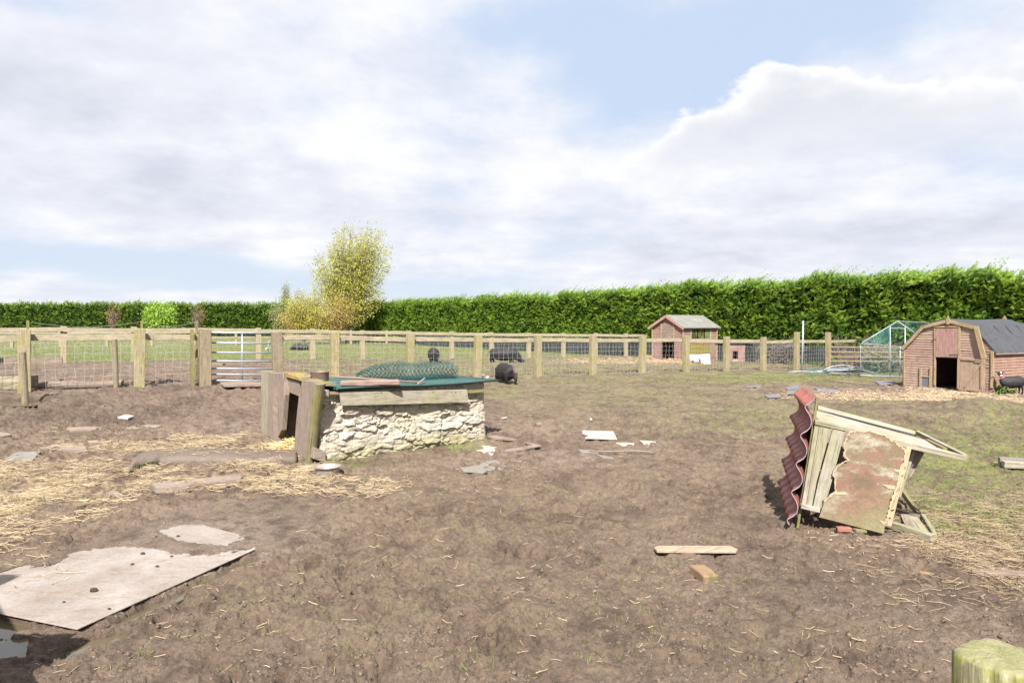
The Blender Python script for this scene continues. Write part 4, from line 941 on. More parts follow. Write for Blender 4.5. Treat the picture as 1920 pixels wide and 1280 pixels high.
c_ = ramp(nt, noise(nt, oc, 6, 8, .7), [(.3, (.16, .05, .042)), (.55, (.245, .088, .072)), (.8, (.29, .15, .125))]); L(c_, bs.inputs['Base Color']); bs.inputs['Roughness'].default_value = .5; bump(nt, bs, noise(nt, oc, 60, 5), .002)
ro = mb.build('roof_sheet', mt, hu, smooth=True); m_ = ro.modifiers.new('thickness', 'SOLIDIFY'); m_.thickness = .006; m_.offset = 0
# pale cut edge of the sheet
ep = [ro.location+Vector(ro.data.vertices[i*(ntt+1)].co)+ORG[hu] for i in range(0, ns+1, 2)]
MB().tube([p_-e2*.004 for p_ in ep], .0026, 5).build('sheet_edge', M_galv, hu)
def brick(px, py, yaw, size, mat, label, tilt=0., nm='brick', grp=None, zoff=0.):
    g = gp(px, py); zmax = float(np.max(ground(np.array([g.x, g.x+.03, g.x-.03]), np.array([g.y, g.y, g.y+.03])))); l, w, h = size; d = Vector((math.cos(yaw), math.sin(yaw), tilt)); mb = MB()
    z0 = zmax+h*.35+zoff; mb.bar(Vector((g.x, g.y, z0))-d*l/2, Vector((g.x, g.y, z0))+d*l/2, w, h, seg=5, jit=min(l, h)*.03)
    return tag(mb.build(nm, mat, bevel=min(w, h)*.12), label, nm.replace('_', ' '), grp)
M_brick = stone('worn_brick', (.36, .23, .14), (.48, .33, .21), (.22, .20, .09), sc=12, thr=.50)
M_redbrick = stone('red_brick', (.40, .17, .12), (.52, .26, .18), sc=14)
brick(1320, 1082, R(100), (.20, .10, .06), M_brick, 'mossy orange brick lying alone on the mud in the foreground')
brick(1582, 999, R(-5), (.11, .05, .035), M_redbrick, 'small red brick piece at the foot of the toppled hutch')
brick(1612, 1000, R(10), (.09, .05, .03), M_mossedwood, 'mossy wood scrap beside the red brick piece under the hutch', nm='wood_scrap')
# ------------------------------------------------------------------ slabs, boards, planks on the mud
def slab(pts, th, mat, name, label, cat, lift=.004, z=None, group=None, jagamp=0., bev=.003):
    if jagamp: 
        out = []
        for k in range(len(pts)):
            a = pts[k]; b = pts[(k+1) % len(pts)]
            for j in range(4): t = j/4; out.append((a[0]+(b[0]-a[0])*t+(random.gauss(0, jagamp) if j else 0), a[1]+(b[1]-a[1])*t+(random.gauss(0, jagamp*.5) if j else 0)))
        pts = out
    q = [gp(a, b) for a, b in pts]; X_ = np.array([p.x for p in q]); Y_ = np.array([p.y for p in q])
    mx, my = X_.mean(), Y_.mean(); X_ = np.concatenate([X_, (X_+mx)/2, [mx]]); Y_ = np.concatenate([Y_, (Y_+my)/2, [my]])
    rel = np.sort(ground(X_, Y_)-T(X_, Y_)); zt = float(rel[int(len(rel)*.85)])+lift if z is None else z
    k_ = 1+.0*zt
    q2 = []
    for a, b in pts:
        x, y, dz = ray(a, b); g = gp(a, b); t = (g.z+zt-CH)/float(dz); q2.append(Vector((float(x)*t, float(y)*t, g.z+zt)))
    g = (q2[1]-q2[0]); o = MB().prism(q2, (0, 0, -th), g).build(name, mat, bevel=bev); return tag(o, label, cat, group)
M_board = None
m, nt, bs, N, L = newmat('muddy_board'); tc = N('ShaderNodeTexCoord'); oc = tc.outputs['Object']
c_ = ramp(nt, noise(nt, oc, 2.2, 7, .62), [(.3, (.20, .165, .14)), (.5, (.27, .235, .21)), (.7, (.32, .29, .265))])
c_ = mix(nt, ramp(nt, noise(nt, mapping(nt, oc, (1, 2.4, 1)), 5, 9, .74), [(.52, 0.), (.66, .8)]), c_, (.19, .125, .085))
c_ = mix(nt, ramp(nt, noise(nt, mapping(nt, oc, (.8, 3.2, 1)), 2.2, 8, .72), [(.50, 0.), (.72, .75)]), c_, (.21, .16, .125)); c_ = mix(nt, 1., c_, ramp(nt, noise(nt, oc, 55, 6, .7), [(.3, .78), (.7, 1.1)]), 'MULTIPLY'); L(c_, bs.inputs['Base Color']); bs.inputs['Roughness'].default_value = .85; bump(nt, bs, noise(nt, oc, 40, 7), .004); M_board = m
slab([(-141, 1120), (145, 1178), (640, 956), (427, 934)], .008, M_board, 'plywood_board', 'large pale mud-smeared plywood sheet lying flat in the lower left foreground', 'board', z=.008, bev=.002)
cl = MB()
for a, b, r in ((176, 1111, .018), (248, 1061, .009), (295, 1065, .009), (205, 1145, .007), (268, 1041, .012), (322, 1046, .008), (334, 1008, .009), (120, 1132, .006)):
    g = gp(a, b, .012+r*.4); n0 = len(cl.v)
    rings = [[g+Vector((r*s*1.5*math.cos(t*math.pi/4+k)*random.uniform(.8, 1.2), r*s*math.sin(t*math.pi/4+k), r*h)) for t in range(8)] for k, (s, h) in enumerate(((.8, -.5), (1, 0), (.7, .5), (.2, .7)))]; cl.sections(rings)
tag(cl.build('mud_clods', M_mudclod), 'small dark mud clods dropped on the big plywood sheet', 'mud', kind='stuff')
M_pale = stone('pale_board', (.58, .50, .43), (.72, .65, .58), (.48, .38, .30), sc=7, thr=.62)
M_slab = stone('muddy_slab', (.33, .26, .21), (.46, .38, .32), (.28, .20, .15), sc=7)
M_gslab = stone('grey_slab', (.30, .275, .25), (.40, .37, .34), (.26, .20, .16), sc=7, thr=.55)
M_slate = stone('slate', (.22, .215, .25), (.31, .30, .34), (.28, .24, .20), sc=4, thr=.62)
M_muddywood = wood('muddy_timber', (.34, .25, .20), (.54, .44, .36), (.34, .25, .20))
slab([(8, 861), (30, 847), (76, 846), (62, 861)], .03, M_gslab, 'stone_slab', 'grey stone slab in the straw at the far left', 'slab')
slab([(72, 838), (110, 833), (158, 834), (167, 845), (125, 849), (105, 841)], .03, M_slab, 'stone_slab', 'pinkish flat slab right of the grey slab in the straw', 'slab', jagamp=1)
slab([(125, 801), (168, 799), (192, 800), (190, 805), (130, 806)], .05, M_muddywood, 'wood_block', 'short muddy plank end behind the straw on the left', 'plank')
slab([(228, 801), (282, 795), (302, 796), (300, 800), (250, 803)], .05, M_slab, 'stone_slab', 'long narrow slab on the mud between sty and left fence', 'slab')
slab([(220, 781), (236, 776), (252, 779), (240, 783)], .03, M_pale, 'stone', 'small white stone lying on the mud below the short round stake', 'stone')
slab([(-20, 815), (-20, 806), (14, 811), (22, 814), (0, 819)], .04, M_slab, 'stone_slab', 'slab cut by the left edge above the straw', 'slab')
slab([(164, 826), (186, 824), (184, 831), (170, 831)], .03, M_slab, 'stone', 'half buried pinkish stone beside the flat slab in the straw', 'stone', jagamp=.7)
slab([(198, 924), (212, 918), (230, 924), (222, 928)], .03, M_slab, 'stone', 'pinkish stone in the straw in front of the half-buried tyre', 'stone', jagamp=.8)
slab([(283, 905), (330, 902), (440, 888), (455, 892), (450, 898), (340, 911), (292, 913)], .06, M_slab, 'kerb_stone', 'long low kerb stone in the straw in front of the tyre', 'kerb stone', lift=.03)
slab([(1092, 806), (1150, 808), (1157, 822), (1097, 820), (1104, 815), (1092, 812)], .02, M_pale, 'board_piece', 'largest of the white board pieces on the mud in the middle', 'board', lift=.008)
slab([(1154, 829), (1189, 830), (1189, 833), (1166, 835)], .02, M_pale, 'board_piece', 'white half-buried board piece right below the largest white one', 'board', lift=.012, jagamp=.6)
slab([(1199, 825), (1230, 827), (1217, 829), (1218, 832), (1206, 831)], .02, M_pale, 'board_piece', 'small notched white board piece, rightmost in the middle of the pen', 'board', lift=.012)
slab([(891, 844), (906, 834), (932, 838), (924, 851)], .03, M_pale, 'paving_slab', 'square pale slab lying off the right corner of the stone sty', 'slab', lift=.01)
slab([(862, 876), (896, 872), (912, 863), (930, 862), (950, 874), (944, 878), (915, 880), (905, 885), (868, 882)], .02, M_gslab, 'stone_slab', 'flat grey mud-stained slab in front of the sty corner', 'slab', lift=.0, jagamp=1.)
slab([(982, 828), (1015, 834), (985, 841), (946, 845), (948, 842), (1000, 834)], .02, M_slab, 'board_piece', 'bent pinkish strip pointing right beside the stone sty', 'strip', lift=.014)
slab([(911, 816), (930, 816), (972, 823), (950, 822), (925, 820)], .03, M_slab, 'board_piece', 'thin pale strip touching the right corner of the sty', 'strip', lift=.014)
slab([(1083, 842), (1118, 844), (1122, 848), (1090, 847)], .02, M_gslab, 'board_piece', 'grey sliver at the left end of the thin pink rod', 'strip', lift=.01)
slab([(1118, 851), (1148, 856), (1152, 860), (1130, 857)], .02, M_gslab, 'board_piece', 'grey sliver just below the thin pink rod', 'strip', lift=.01)
mb = MB(); mb.tube([gp(1105+k*14, 848+1.2*math.sin(k*.8)+(.3*k), .025) for k in range(10)], .010, 6); tag(mb.build('rod', M_slab), 'thin pinkish rod lying on the mud in the middle of the pen', 'rod')
slab([(1226, 1025), (1236, 1022), (1368, 1022), (1383, 1028), (1380, 1032), (1232, 1031)], .02, wood('split_plank', (.50, .33, .24), (.72, .56, .42)), 'plank', 'split pale plank on the mud in front of the lone brick', 'plank', lift=.014)
slab([(1820, 1064), (1925, 1070), (1990, 1076), (1990, 1086), (1920, 1078), (1822, 1068)], .02, M_log, 'plank', 'brown plank running out of the frame at right in the straw', 'plank', lift=.012)
slab([(1724, 1069), (1752, 1072), (1752, 1075), (1724, 1072)], .015, M_brick, 'wood_scrap', 'small rusty-coloured stick on the mud left of the brown plank', 'stick', lift=.012)
for k, (pts, lab) in enumerate((([(1433, 740), (1452, 738), (1464, 744), (1440, 745)], 'small blue-grey slate left of the red roof sheet'), ([(1470, 726), (1498, 720), (1498, 729), (1478, 730)], 'slate behind the top of the red roof sheet'), ([(1475, 733), (1488, 732), (1490, 737), (1474, 739)], 'smallest slate, in front of the one behind the roof sheet'),
      ([(1528, 726), (1574, 731), (1570, 736), (1535, 734)], 'long slate just right of the top of the red roof sheet'), ([(1398, 723), (1425, 721), (1428, 724), (1400, 726)], 'leftmost slate on the green patch'), ([(1640, 714), (1668, 713), (1690, 718), (1650, 721)], 'slate against the left corner of the barn shed'))):
    slab(pts, .015, M_slate, 'slate', lab, 'slate', lift=.008, group='slates on the grass near the barn shed')
gplank(1562, 717, 1662, 727, .06, .03, M_oldwood, 'plank', 'dark thin batten on the chippings left of the barn shed', 'batten', z=.03)
a = gp(1880, 878); b = gp(1990, 884); cr_ = thing('timber_beam', 'grey hollow-ended beam pair on the grass at the right edge', 'beam', a.lerp(b, .5))
MB().bar(a+Vector((0, 0, .05)), b+Vector((0, 0, .05)), .10, .07, seg=3, jit=.002).build('beam', M_palewood, cr_, bevel=.003); MB().bar(a+Vector((.03, .10, .06)), b+Vector((.03, .10, .06)), .07, .09, seg=3).build('beam', M_gslab, cr_)
slab([(946, 718), (968, 716), (975, 721), (950, 722)], .02, M_mudclod, 'stone', 'low dark clod beneath the pig on the near side', 'clod') if False else None
slab([(900, 706), (905, 702), (917, 704), (916, 708), (903, 708)], .05, M_pale, 'stone', 'white stone at the foot of a fence post right of the wire roll', 'stone')
for x, y in ((1010, 797),): brick(x, y, .3, (.09, .06, .05), M_slab, 'lone brown stone on the mud right of the sty', nm='stone')
for k, (x, y, ll, lab) in enumerate(((945, 787, .1, 'white flake on the mud right of the sty, near the lone brown stone'), (1108, 786, .12, 'white flake standing up above the white boards'), (1225, 776, .08, 'small white flake right of the others, far out on the mud'))): brick(x, y, .5+k, (ll, .035, .02), M_pale, lab, nm='flake', tilt=.1)
# planks at the gate foot
slab([(412, 716), (455, 714), (492, 716), (492, 721), (420, 722)], .04, M_muddywood, 'plank', 'muddy boards laid under the steel gate', 'board', lift=.02)
# ------------------------------------------------------------------ half-buried tyre
ty = thing('half_buried_tyre', 'flattened half-buried tractor tyre with mossy tread lugs in the straw', 'tyre', gp(400, 870))
outl = [(240, 892), (262, 878), (300, 868), (380, 866), (470, 868), (556, 862)]; back = [(248, 866), (272, 853), (310, 846), (390, 845), (470, 846), (556, 846)]
def lerp1(L_, t):
    t = t*(len(L_)-1); i = min(int(t), len(L_)-2); f = t-i; f = f*f*(3-2*f)*.3+f*.7; return (L_[i][0]+(L_[i+1][0]-L_[i][0])*f, L_[i][1]+(L_[i+1][1]-L_[i][1])*f)
rings = []; nr_ = 50
for k in range(nr_+1):
    t = k/nr_; A = gp(*lerp1(outl, t)); B = gp(*lerp1(back, t)); d = (A-B); hgt = (.085*(1-.45*t))*min(1, .45+t*6)
    prof = [(1.02, -.06), (1.04, .3*hgt), (1.0, .75*hgt), (.9, .95*hgt), (.7, hgt), (.4, hgt*.93), (.1, .75*hgt), (-.02, .3*hgt), (-.05, -.06)]
    rings.append([Vector((B.x+d.x*a, B.y+d.y*a, float(T(B.x, B.y))+z+.004*math.sin(k*.9+a*5))) for a, z in prof])
M_tyre = stone('muddy_rubber', (.20, .155, .125), (.29, .23, .19), sc=5, rough=.85)
MB().sections(rings).build('tyre_wall', M_tyre, ty, smooth=True)
Xs, Ys, _z = gpv(*sample_px([(262, 850), (550, 848), (552, 862), (300, 866)], 130))
Vs, Fs_, n__ = straws(Xs, Ys, .11, .0019, 0.); Vs = Vs.copy(); Vs[:, 2] = np.maximum(Vs[:, 2]*0+T(Vs[:, 0], Vs[:, 1])+.088-.008*RNG.random(len(Vs)), 0); t_s = RNG.random((n__, 1))
tag(mesh_np('straw', Vs, Fs_, M_straw, cols=np.repeat(np.array((.34, .24, .13))*(1-t_s)+np.array((.62, .5, .32))*t_s, 9, 0)), 'few stray straws lying on top of the half-buried tyre', 'straw', kind='stuff')
M_lug = stone('mossy_rubber', (.24, .25, .10), (.36, .36, .17), sc=9)
for k in range(9):
    t = .03+k*.034; A = gp(*lerp1(outl, t)); B = gp(*lerp1(back, t)); A2 = gp(*lerp1(outl, t+.022)); d = (A-B).normalized()
    w_ = (A2-A); q = [A+d*.012, A+w_+d*.012, A+w_+d*.022+Vector((0, 0, .055)), A+d*.022+w_*.25+Vector((0, 0, .055))]
    MB().prism(q, d*.03).build('tread_lug', M_lug, ty)
# ------------------------------------------------------------------ cladding helper
def clad(org, sd, nd, poly, course, mat, name, parent, holes=(), th=.02, proud=.012):
    """lapped horizontal boards over a convex outline given in (s, z)"""
    mb = MB(); zs = [p[1] for p in poly]; z = min(zs); zt = max(zs); n = len(poly)
    def ext(zz):
        xs = []
        for k in range(n):
            (x0, z0), (x1, z1) = poly[k], poly[(k+1) % n]
            if (z0-zz)*(z1-zz) <= 0 and z0 != z1: xs.append(x0+(x1-x0)*(zz-z0)/(z1-z0))
        return (min(xs), max(xs)) if xs else None
    def W(s, zz, o): return org+sd*s+nd*o+Vector((0, 0, zz))
    while z < zt-.01:
        z1 = min(z+course, zt); e0 = ext(z+1e-4); e1_ = ext(z1-1e-4)
        if e0 and e1_:
            segs = [((e0[0], e1_[0]), (e0[1], e1_[1]))]; zc = (z+z1)/2
            for (h0, h1, hz0, hz1) in holes:
                if hz0 < zc < hz1:
                    ns_ = []
                    for (l, r_) in segs:
                        if h0 < r_[0] and h1 > l[0]:
                            if h0 > l[0]: ns_.append((l, (h0, h0)))
                            if h1 < r_[0]: ns_.append(((h1, h1), r_))
                        else: ns_.append((l, r_))
                    segs = ns_
            for (l, r_) in segs:
                pr = proud*random.uniform(.7, 1.3); off = random.random()*9
                v8 = [W(l[0], z, -th), W(r_[0], z, -th), W(r_[0], z, pr), W(l[0], z, pr), W(l[1], z1, -th), W(r_[1], z1, -th), W(r_[1], z1, .001), W(l[1], z1, .001)]
                w0 = r_[0]-l[0]
                uvs = [[(0, off), (w0, off), (w0, off+.03), (0, off+.03)], [(0, off), (w0, off), (w0, off+course), (0, off+course)], [(off, 0), (off+w0, 0), (off+w0, course), (off, course)], [(0, off), (.03, off), (.03, off+.1), (0, off+.1)], [(0, off), (.03, off), (.03, off+.1), (0, off+.1)], [(0, off), (w0, off), (w0, off+.03), (0, off+.03)]]
                mb.add(v8, [[3, 2, 1, 0], [0, 1, 5, 4], [3, 7, 6, 2][::-1], [0, 4, 7, 3], [2, 6, 5, 1], [4, 5, 6, 7]], uvs)
        z = z1
    return mb.build(name, mat, parent)
# ------------------------------------------------------------------ barn shed on the right
BC = gp(1862, 738); BC.z -= .02; th_ = R(27); bs_ = Vector((math.cos(th_), math.sin(th_), 0)); bf = Vector((-math.sin(th_), math.cos(th_), 0)); bn = Vector((-bs_.x, -bs_.y, 0))
barn = thing('barn_shed', 'low red clapboard barn-style shed with curved felt roof and an open stable door', 'shed', BC)
def bq(px, py, off=0.): return onplane(px, py, BC+bn*off, bn)
def bsz(px, py): p = bq(px, py)-BC; return (p.dot(bf), p.z)
def bbar(p, q, w, t, off, name, mat, taper=1.): return MB().bar(bq(*p, off), bq(*q, off), t, w, up=(bq(*q)-bq(*p)).cross(bn), seg=2, jit=.002).build(name, mat, barn, bevel=.002)
WF = bsz(1693, 722)[0]; ez = bsz(1863, 657)[1]; kz = bsz(1829, 614)[1]; pz = bsz(1777, 601)[1]; ksR = bsz(1829, 614)[0]; ks = WF*.235
poly = [(0, -.06), (WF, -.06), (WF, ez), (WF-ks, kz), (WF/2, pz), (ks, kz), (0, ez)]
dh = bsz(1754, 722)[0]; dl = bsz(1797, 722)[0]; hz_ = bsz(1776, 669)[1]
clad(BC, bf, bn, poly, .062, M_redwood, 'front_wall', barn, holes=((dl, dh, -.1, hz_),))
clad(BC, bs_, Vector((bs_.y, -bs_.x, 0)), [(0, -.06), (2.35, -.06), (2.35, ez), (0, ez)], .066, M_orangewood, 'side_wall', barn)
B2 = BC+bf*WF
clad(B2, bs_, Vector((-bs_.y, bs_.x, 0)), [(0, -.06), (2.35, -.06), (2.35, ez), (0, ez)], .066, M_redwood, 'side_wall', barn)
clad(BC+bs_*2.35, bf, bs_, poly, .066, M_redwood, 'back_wall', barn)
prof = [(-.07, ez-.055), (ks-.035, kz+.045), (WF/2, pz+.045), (WF-ks+.035, kz+.045), (WF+.07, ez-.055)]
mb = MB(); L0_, L1_ = -.03, 2.5; nseg = 24; rr_ = []
for i in range(nseg+1):
    a = L0_+(L1_-L0_)*i/nseg; sag = -.03*math.sin(math.pi*i/nseg); pts = []
    for k in range(len(prof)-1):
        for j in range(5):
            t = j/5; s = prof[k][0]+(prof[k+1][0]-prof[k][0])*t; z = prof[k][1]+(prof[k+1][1]-prof[k][1])*t; pts.append((s, z))
    pts.append(prof[-1]); rr_.append([BC+bf*s+bs_*a+Vector((0, 0, z+sag*(1 if 3 < q < 17 else .3)+random.gauss(0, .004))) for q, (s, z) in enumerate(pts)])
n_p = len(rr_[0]); mb.add([p for r in rr_ for p in r], [[i*n_p+j, i*n_p+j+1, (i+1)*n_p+j+1, (i+1)*n_p+j] for i in range(nseg) for j in range(n_p-1)])
M_felt = stone('roofing_felt', (.075, .078, .092), (.12, .125, .145), (.05, .05, .055), sc=5, thr=.6, spec=.3)
ro = mb.build('roof', M_felt, barn); m_ = ro.modifiers.new('thickness', 'SOLIDIFY'); m_.thickness = .025; m_.offset = 0
for k in range(5):
    a = .35+.5*k; MB().bar(BC+bf*(-.02)+bs_*a+Vector((0, 0, ez-.005)), BC+bf*(ks-.03)+bs_*(a+.02)+Vector((0, 0, kz+.062)), .03, .006, up=(0, 0, 1)).build('felt_seam', M_dark if False else M_felt, ro)
ORG[ro] = ORG[barn]
MB().bar(BC+bf*-.065+bs_*-.03+Vector((0, 0, ez-.075)), BC+bf*-.065+bs_*2.45+Vector((0, 0, ez-.075)), .02, .035).build('eave_trim', M_oldwood, barn)
for p, q, w, off in (((1691, 655), (1731, 612.5), .085, .05), ((1730, 613), (1777.5, 601.5), .085, .055), ((1776.5, 601.5), (1829, 614.5), .085, .05), ((1830, 612), (1845, 672), .11, .09), ((1844, 671), (1843, 735), .075, .085), ((1861, 658), (1860, 727), .06, .03), ((1695, 651), (1695.5, 722), .03, .02), ((1753, 613), (1752.5, 722), .04, .025), ((1799, 613), (1798, 728), .045, .03), ((1751, 612.5), (1801, 612.5), .03, .035)):
    bbar(p, q, w, .022, off, 'trim_board', M_trim)
# hatch of vertical boards
mb = MB()
for k in range(5):
    x0 = 1754.5+k*8.8; mb.prism([bq(x0, 615, .035), bq(x0+8.5, 615, .035), bq(x0+8.4, 669.5, .035), bq(x0-.1, 669, .035)], bn*-.02, (0, 0, 1))
ha = mb.build('hatch', M_doorpink, barn, bevel=.002); ORG[ha] = ORG[barn]
MB().bar(bq(1780, 664, .045), bq(1799, 663.5, .045), .008, .018).build('hinge', M_oldwood, ha); MB().bar(bq(1748, 637, .03), bq(1755, 636.5, .03), .01, .02).build('hinge', M_dark, ha)
mb = MB()
for k in range(5):
    x0 = 1800+k*8.7; mb.prism([bq(x0, 673+k*.7, .085), bq(x0+8.4, 673.7+k*.7, .085), bq(x0+8.2, 730+k*.5, .085), bq(x0-.4, 729.5+k*.5, .085)], bn*-.018, (0, 0, 1))
dr = mb.build('stable_door', M_doortan, barn, bevel=.002)
for p, q, w in (((1797.5, 672), (1796.5, 729), .05), ((1798, 672), (1843, 676), .045), ((1797, 729), (1842, 732.5), .04), ((1841, 676), (1840.5, 732), .045), ((1808, 726), (1840, 681), .035), ((1828, 677), (1842, 678), .05)): 
    MB().bar(bq(*p, .10), bq(*q, .10), .016, w, up=(bq(*q)-bq(*p)).cross(bn)).build('brace', M_doortan, dr)
for p, q in (((1726.5, 688), (1725.5, 727)), ((1745.5, 687), (1744, 727))): bbar(p, q, .05, .03, .03, 'pop_hole_frame', M_trim)
MB().prism([bq(1728.5, 706.5, .02), bq(1743.5, 707, .02), bq(1742.5, 726.5, .02), bq(1728, 725.5, .02)], bn*-.01).build('pop_hole', M_slate, barn)
MB().bar(bq(1728, 706, .03), bq(1744, 706.5, .03), .012, .015).build('pop_hole_frame', M_trim, barn)
for (x, y, z_) in ((1777, 591, 0), ):
    MB().prism([bq(1777, 591, .08), bq(1780.3, 598, .08), bq(1779.5, 608, .08), bq(1774.5, 608, .08), bq(1774, 598, .08)], bn*-.02, (0, 0, 1)).build('finial', M_trim, barn)
fb = BC+bs_*2.5+bf*(WF/2)
MB().prism([fb+Vector((0, 0, pz-.04))+bf*-.05, fb+Vector((0, 0, pz+.05))+bf*-.05, fb+Vector((0, 0, pz+.14)), fb+Vector((0, 0, pz+.05))+bf*.05, fb+Vector((0, 0, pz-.04))+bf*.05], bs_*.02, (0, 0, 1)).build('finial', M_trim, barn)
MB().prism([BC+bs_*.05+Vector((0, 0, .0)), BC+bs_*2.3, BC+bs_*2.3+bf*WF, BC+bs_*.05+bf*WF], (0, 0, .03)).build('floor', M_muddywood, barn)
# ------------------------------------------------------------------ small gabled shed
SC = gp(1280.5, 679); k_ = 27.; SC = P(1280.5, 679, 27.); SC.z = float(T(SC.x, SC.y)); a_ = R(49.5); sg = Vector((-math.cos(a_), math.sin(a_), 0)); sh = Vector((math.sin(a_), math.cos(a_), 0)); sgn = -sh; shn = -sg; shn = Vector((sh.y, -sh.x, 0))
shed = thing('gabled_shed', 'small faded red clapboard shed with grey pitched roof in front of the tall hedge', 'shed', SC)
def sq(px, py, off=0., side=False): return onplane(px, py, SC+(shn if side else sgn)*off, shn if side else sgn)
def ssz(px, py, side=False): p = sq(px, py, 0, side)-SC; return (p.dot(sh if side else sg), p.z)
GW = ssz(1222.6, 640)[0]; ez2 = ssz(1280, 613)[1]; pz2 = ez2+.50; SL = ssz(1344.5, 640, True)[0]
pz2 = ssz(1250, 593)[1]
h0, h1 = ssz(1264, 660)[0], ssz(1240.5, 660)[0]; hz0, hz1 = ssz(1252, 640)[1], 0
clad(SC, sg, sgn, [(0, -.1), (GW, -.1), (GW, ez2), (GW/2, pz2), (0, ez2)], .10, M_redwood2, 'front_wall', shed, holes=((h0, h1, -.2, hz0),))
w0_, w1_ = ssz(1295, 625, True)[0], ssz(1332, 625, True)[0]; wz1, wz0 = ssz(1295, 615.5, True)[1], ssz(1295, 636, True)[1]
clad(SC, sh, shn, [(0, -.1), (SL, -.1), (SL, ez2), (0, ez2)], .10, M_redwood2, 'side_wall', shed, holes=((w0_, w1_, wz0, wz1),))
clad(SC+sg*GW, sh, -shn, [(0, -.1), (SL, -.1), (SL, ez2), (0, ez2)], .10, M_redwood2, 'side_wall', shed)
clad(SC+sh*SL, sg, -sgn, [(0, -.1), (GW, -.1), (GW, ez2), (GW/2, pz2), (0, ez2)], .10, M_redwood2, 'back_wall', shed)
M_roofg = stone('mossy_felt', (.24, .245, .225), (.34, .345, .31), (.40, .39, .34), sc=4, thr=.55)
nd_ = Vector((0, 0, 1))
for s0, s1 in ((-.12, GW/2), (GW+.12, GW/2)):
    e = ez2-(.12/(GW/2))*(pz2-ez2); q = [SC+sg*s0+sh*-.10+Vector((0, 0, e+.02)), SC+sg*s0+sh*(SL+.1)+Vector((0, 0, e+.02)), SC+sg*s1+sh*(SL+.1)+Vector((0, 0, pz2+.03)), SC+sg*s1+sh*-.10+Vector((0, 0, pz2+.03))]
    MB().prism(q, (0, 0, .03), sh).build('roof', M_roofg, shed)
    MB().bar(SC+sg*s0+sh*-.12+Vector((0, 0, e)), SC+sg*s1+sh*-.12+Vector((0, 0, pz2+.0)), .02, .10, seg=1).build('bargeboard', M_doorpink, shed)
for y0_, y1_, n_p in ((606.5, 635, 5),):
    mb = MB()
    for k in range(n_p): za = 607+5.6*k; mb.prism([sq(1240.5, za, .03), sq(1262.5, za, .03), sq(1262.5, za+5.3, .03), sq(1240.5, za+5.3, .03)], sgn*-.02, sg)
    mb.build('boarded_hatch', M_palewood if False else M_muddywood, shed)
for x in (1239.5, 1263.5): MB().bar(sq(x, 606, .035), sq(x, 636, .035), .05, .02, up=sgn).build('trim_board', M_trim, shed)
for x, sd_ in ((1280.5, False), (1344.2, True), (1223.2, False)): MB().bar(sq(x, 613, .03, sd_), sq(x, 676, .03, sd_), .05, .03, up=sgn).build('trim_board', M_trim, shed)
m, nt, bs, N, L = newmat('dirty_pane'); tc = N('ShaderNodeTexCoord'); c_ = ramp(nt, noise(nt, tc.outputs['Object'], 2.6, 5, .5), [(.38, (.05, .06, .02)), (.6, (.17, .18, .08))]); L(c_, bs.inputs['Base Color']); bs.inputs['Roughness'].default_value = .12; bs.inputs['Specular IOR Level'].default_value = .35; M_pane = m
for k in range(3):
    a = w0_+(w1_-w0_)*k/3; b = w0_+(w1_-w0_)*(k+1)/3; f_ = MB()
    for p, q in (((a, wz0), (a, wz1)), ((b, wz0), (b, wz1)), ((a, wz0), (b, wz0)), ((a, wz1), (b, wz1))): f_.bar(SC+sh*p[0]+shn*.012+Vector((0, 0, p[1])), SC+sh*q[0]+shn*.012+Vector((0, 0, q[1])), .03, .035)
    fo = f_.build('window', M_whitewood, shed); ORG[fo] = ORG[shed]
    MB().prism([SC+sh*(a+.01)+Vector((0, 0, wz0+.01)), SC+sh*(b-.01)+Vector((0, 0, wz0+.01)), SC+sh*(b-.01)+Vector((0, 0, wz1-.01)), SC+sh*(a+.01)+Vector((0, 0, wz1-.01))], shn*.006).build('pane', M_pane, fo)
MB().prism([sq(1294, 645, .02, True), sq(1331, 645, .02, True), sq(1331, 662, .02, True), sq(1294, 663, .02, True)], shn*.01).build('mossy_board', wood('lime_board', (.32, .27, .05), (.46, .40, .10), grain=8), shed)
# white panels leaning on the shed
def lean(pts, Y, label):
    q = [P(a, b, Y-(.28 if b > 670 else .10)) for a, b in pts]; n = (q[1]-q[0]).cross(q[2]-q[1]).normalized()
    return tag(MB().prism(q, n*.02).build('panel', M_whitepanel), label, 'panel', 'white panels leaning on the gabled shed')
M_whitepanel = stone('white_panel', (.70, .68, .66), (.82, .80, .78), (.62, .55, .48), sc=3, thr=.64)
lean([(1311, 664), (1330.5, 663), (1332.5, 682), (1316, 684)], 26.6, 'brightest white panel leaning nearest against the shed side')
lean([(1299, 664), (1312, 664), (1314, 677.5), (1301.5, 678)], 26.9, 'pinkish white panel behind the brightest one on the shed side')
lean([(1288, 664), (1299, 664), (1300, 675), (1289, 675)], 26.95, 'narrow greyish panel at the left of the leaning panels')
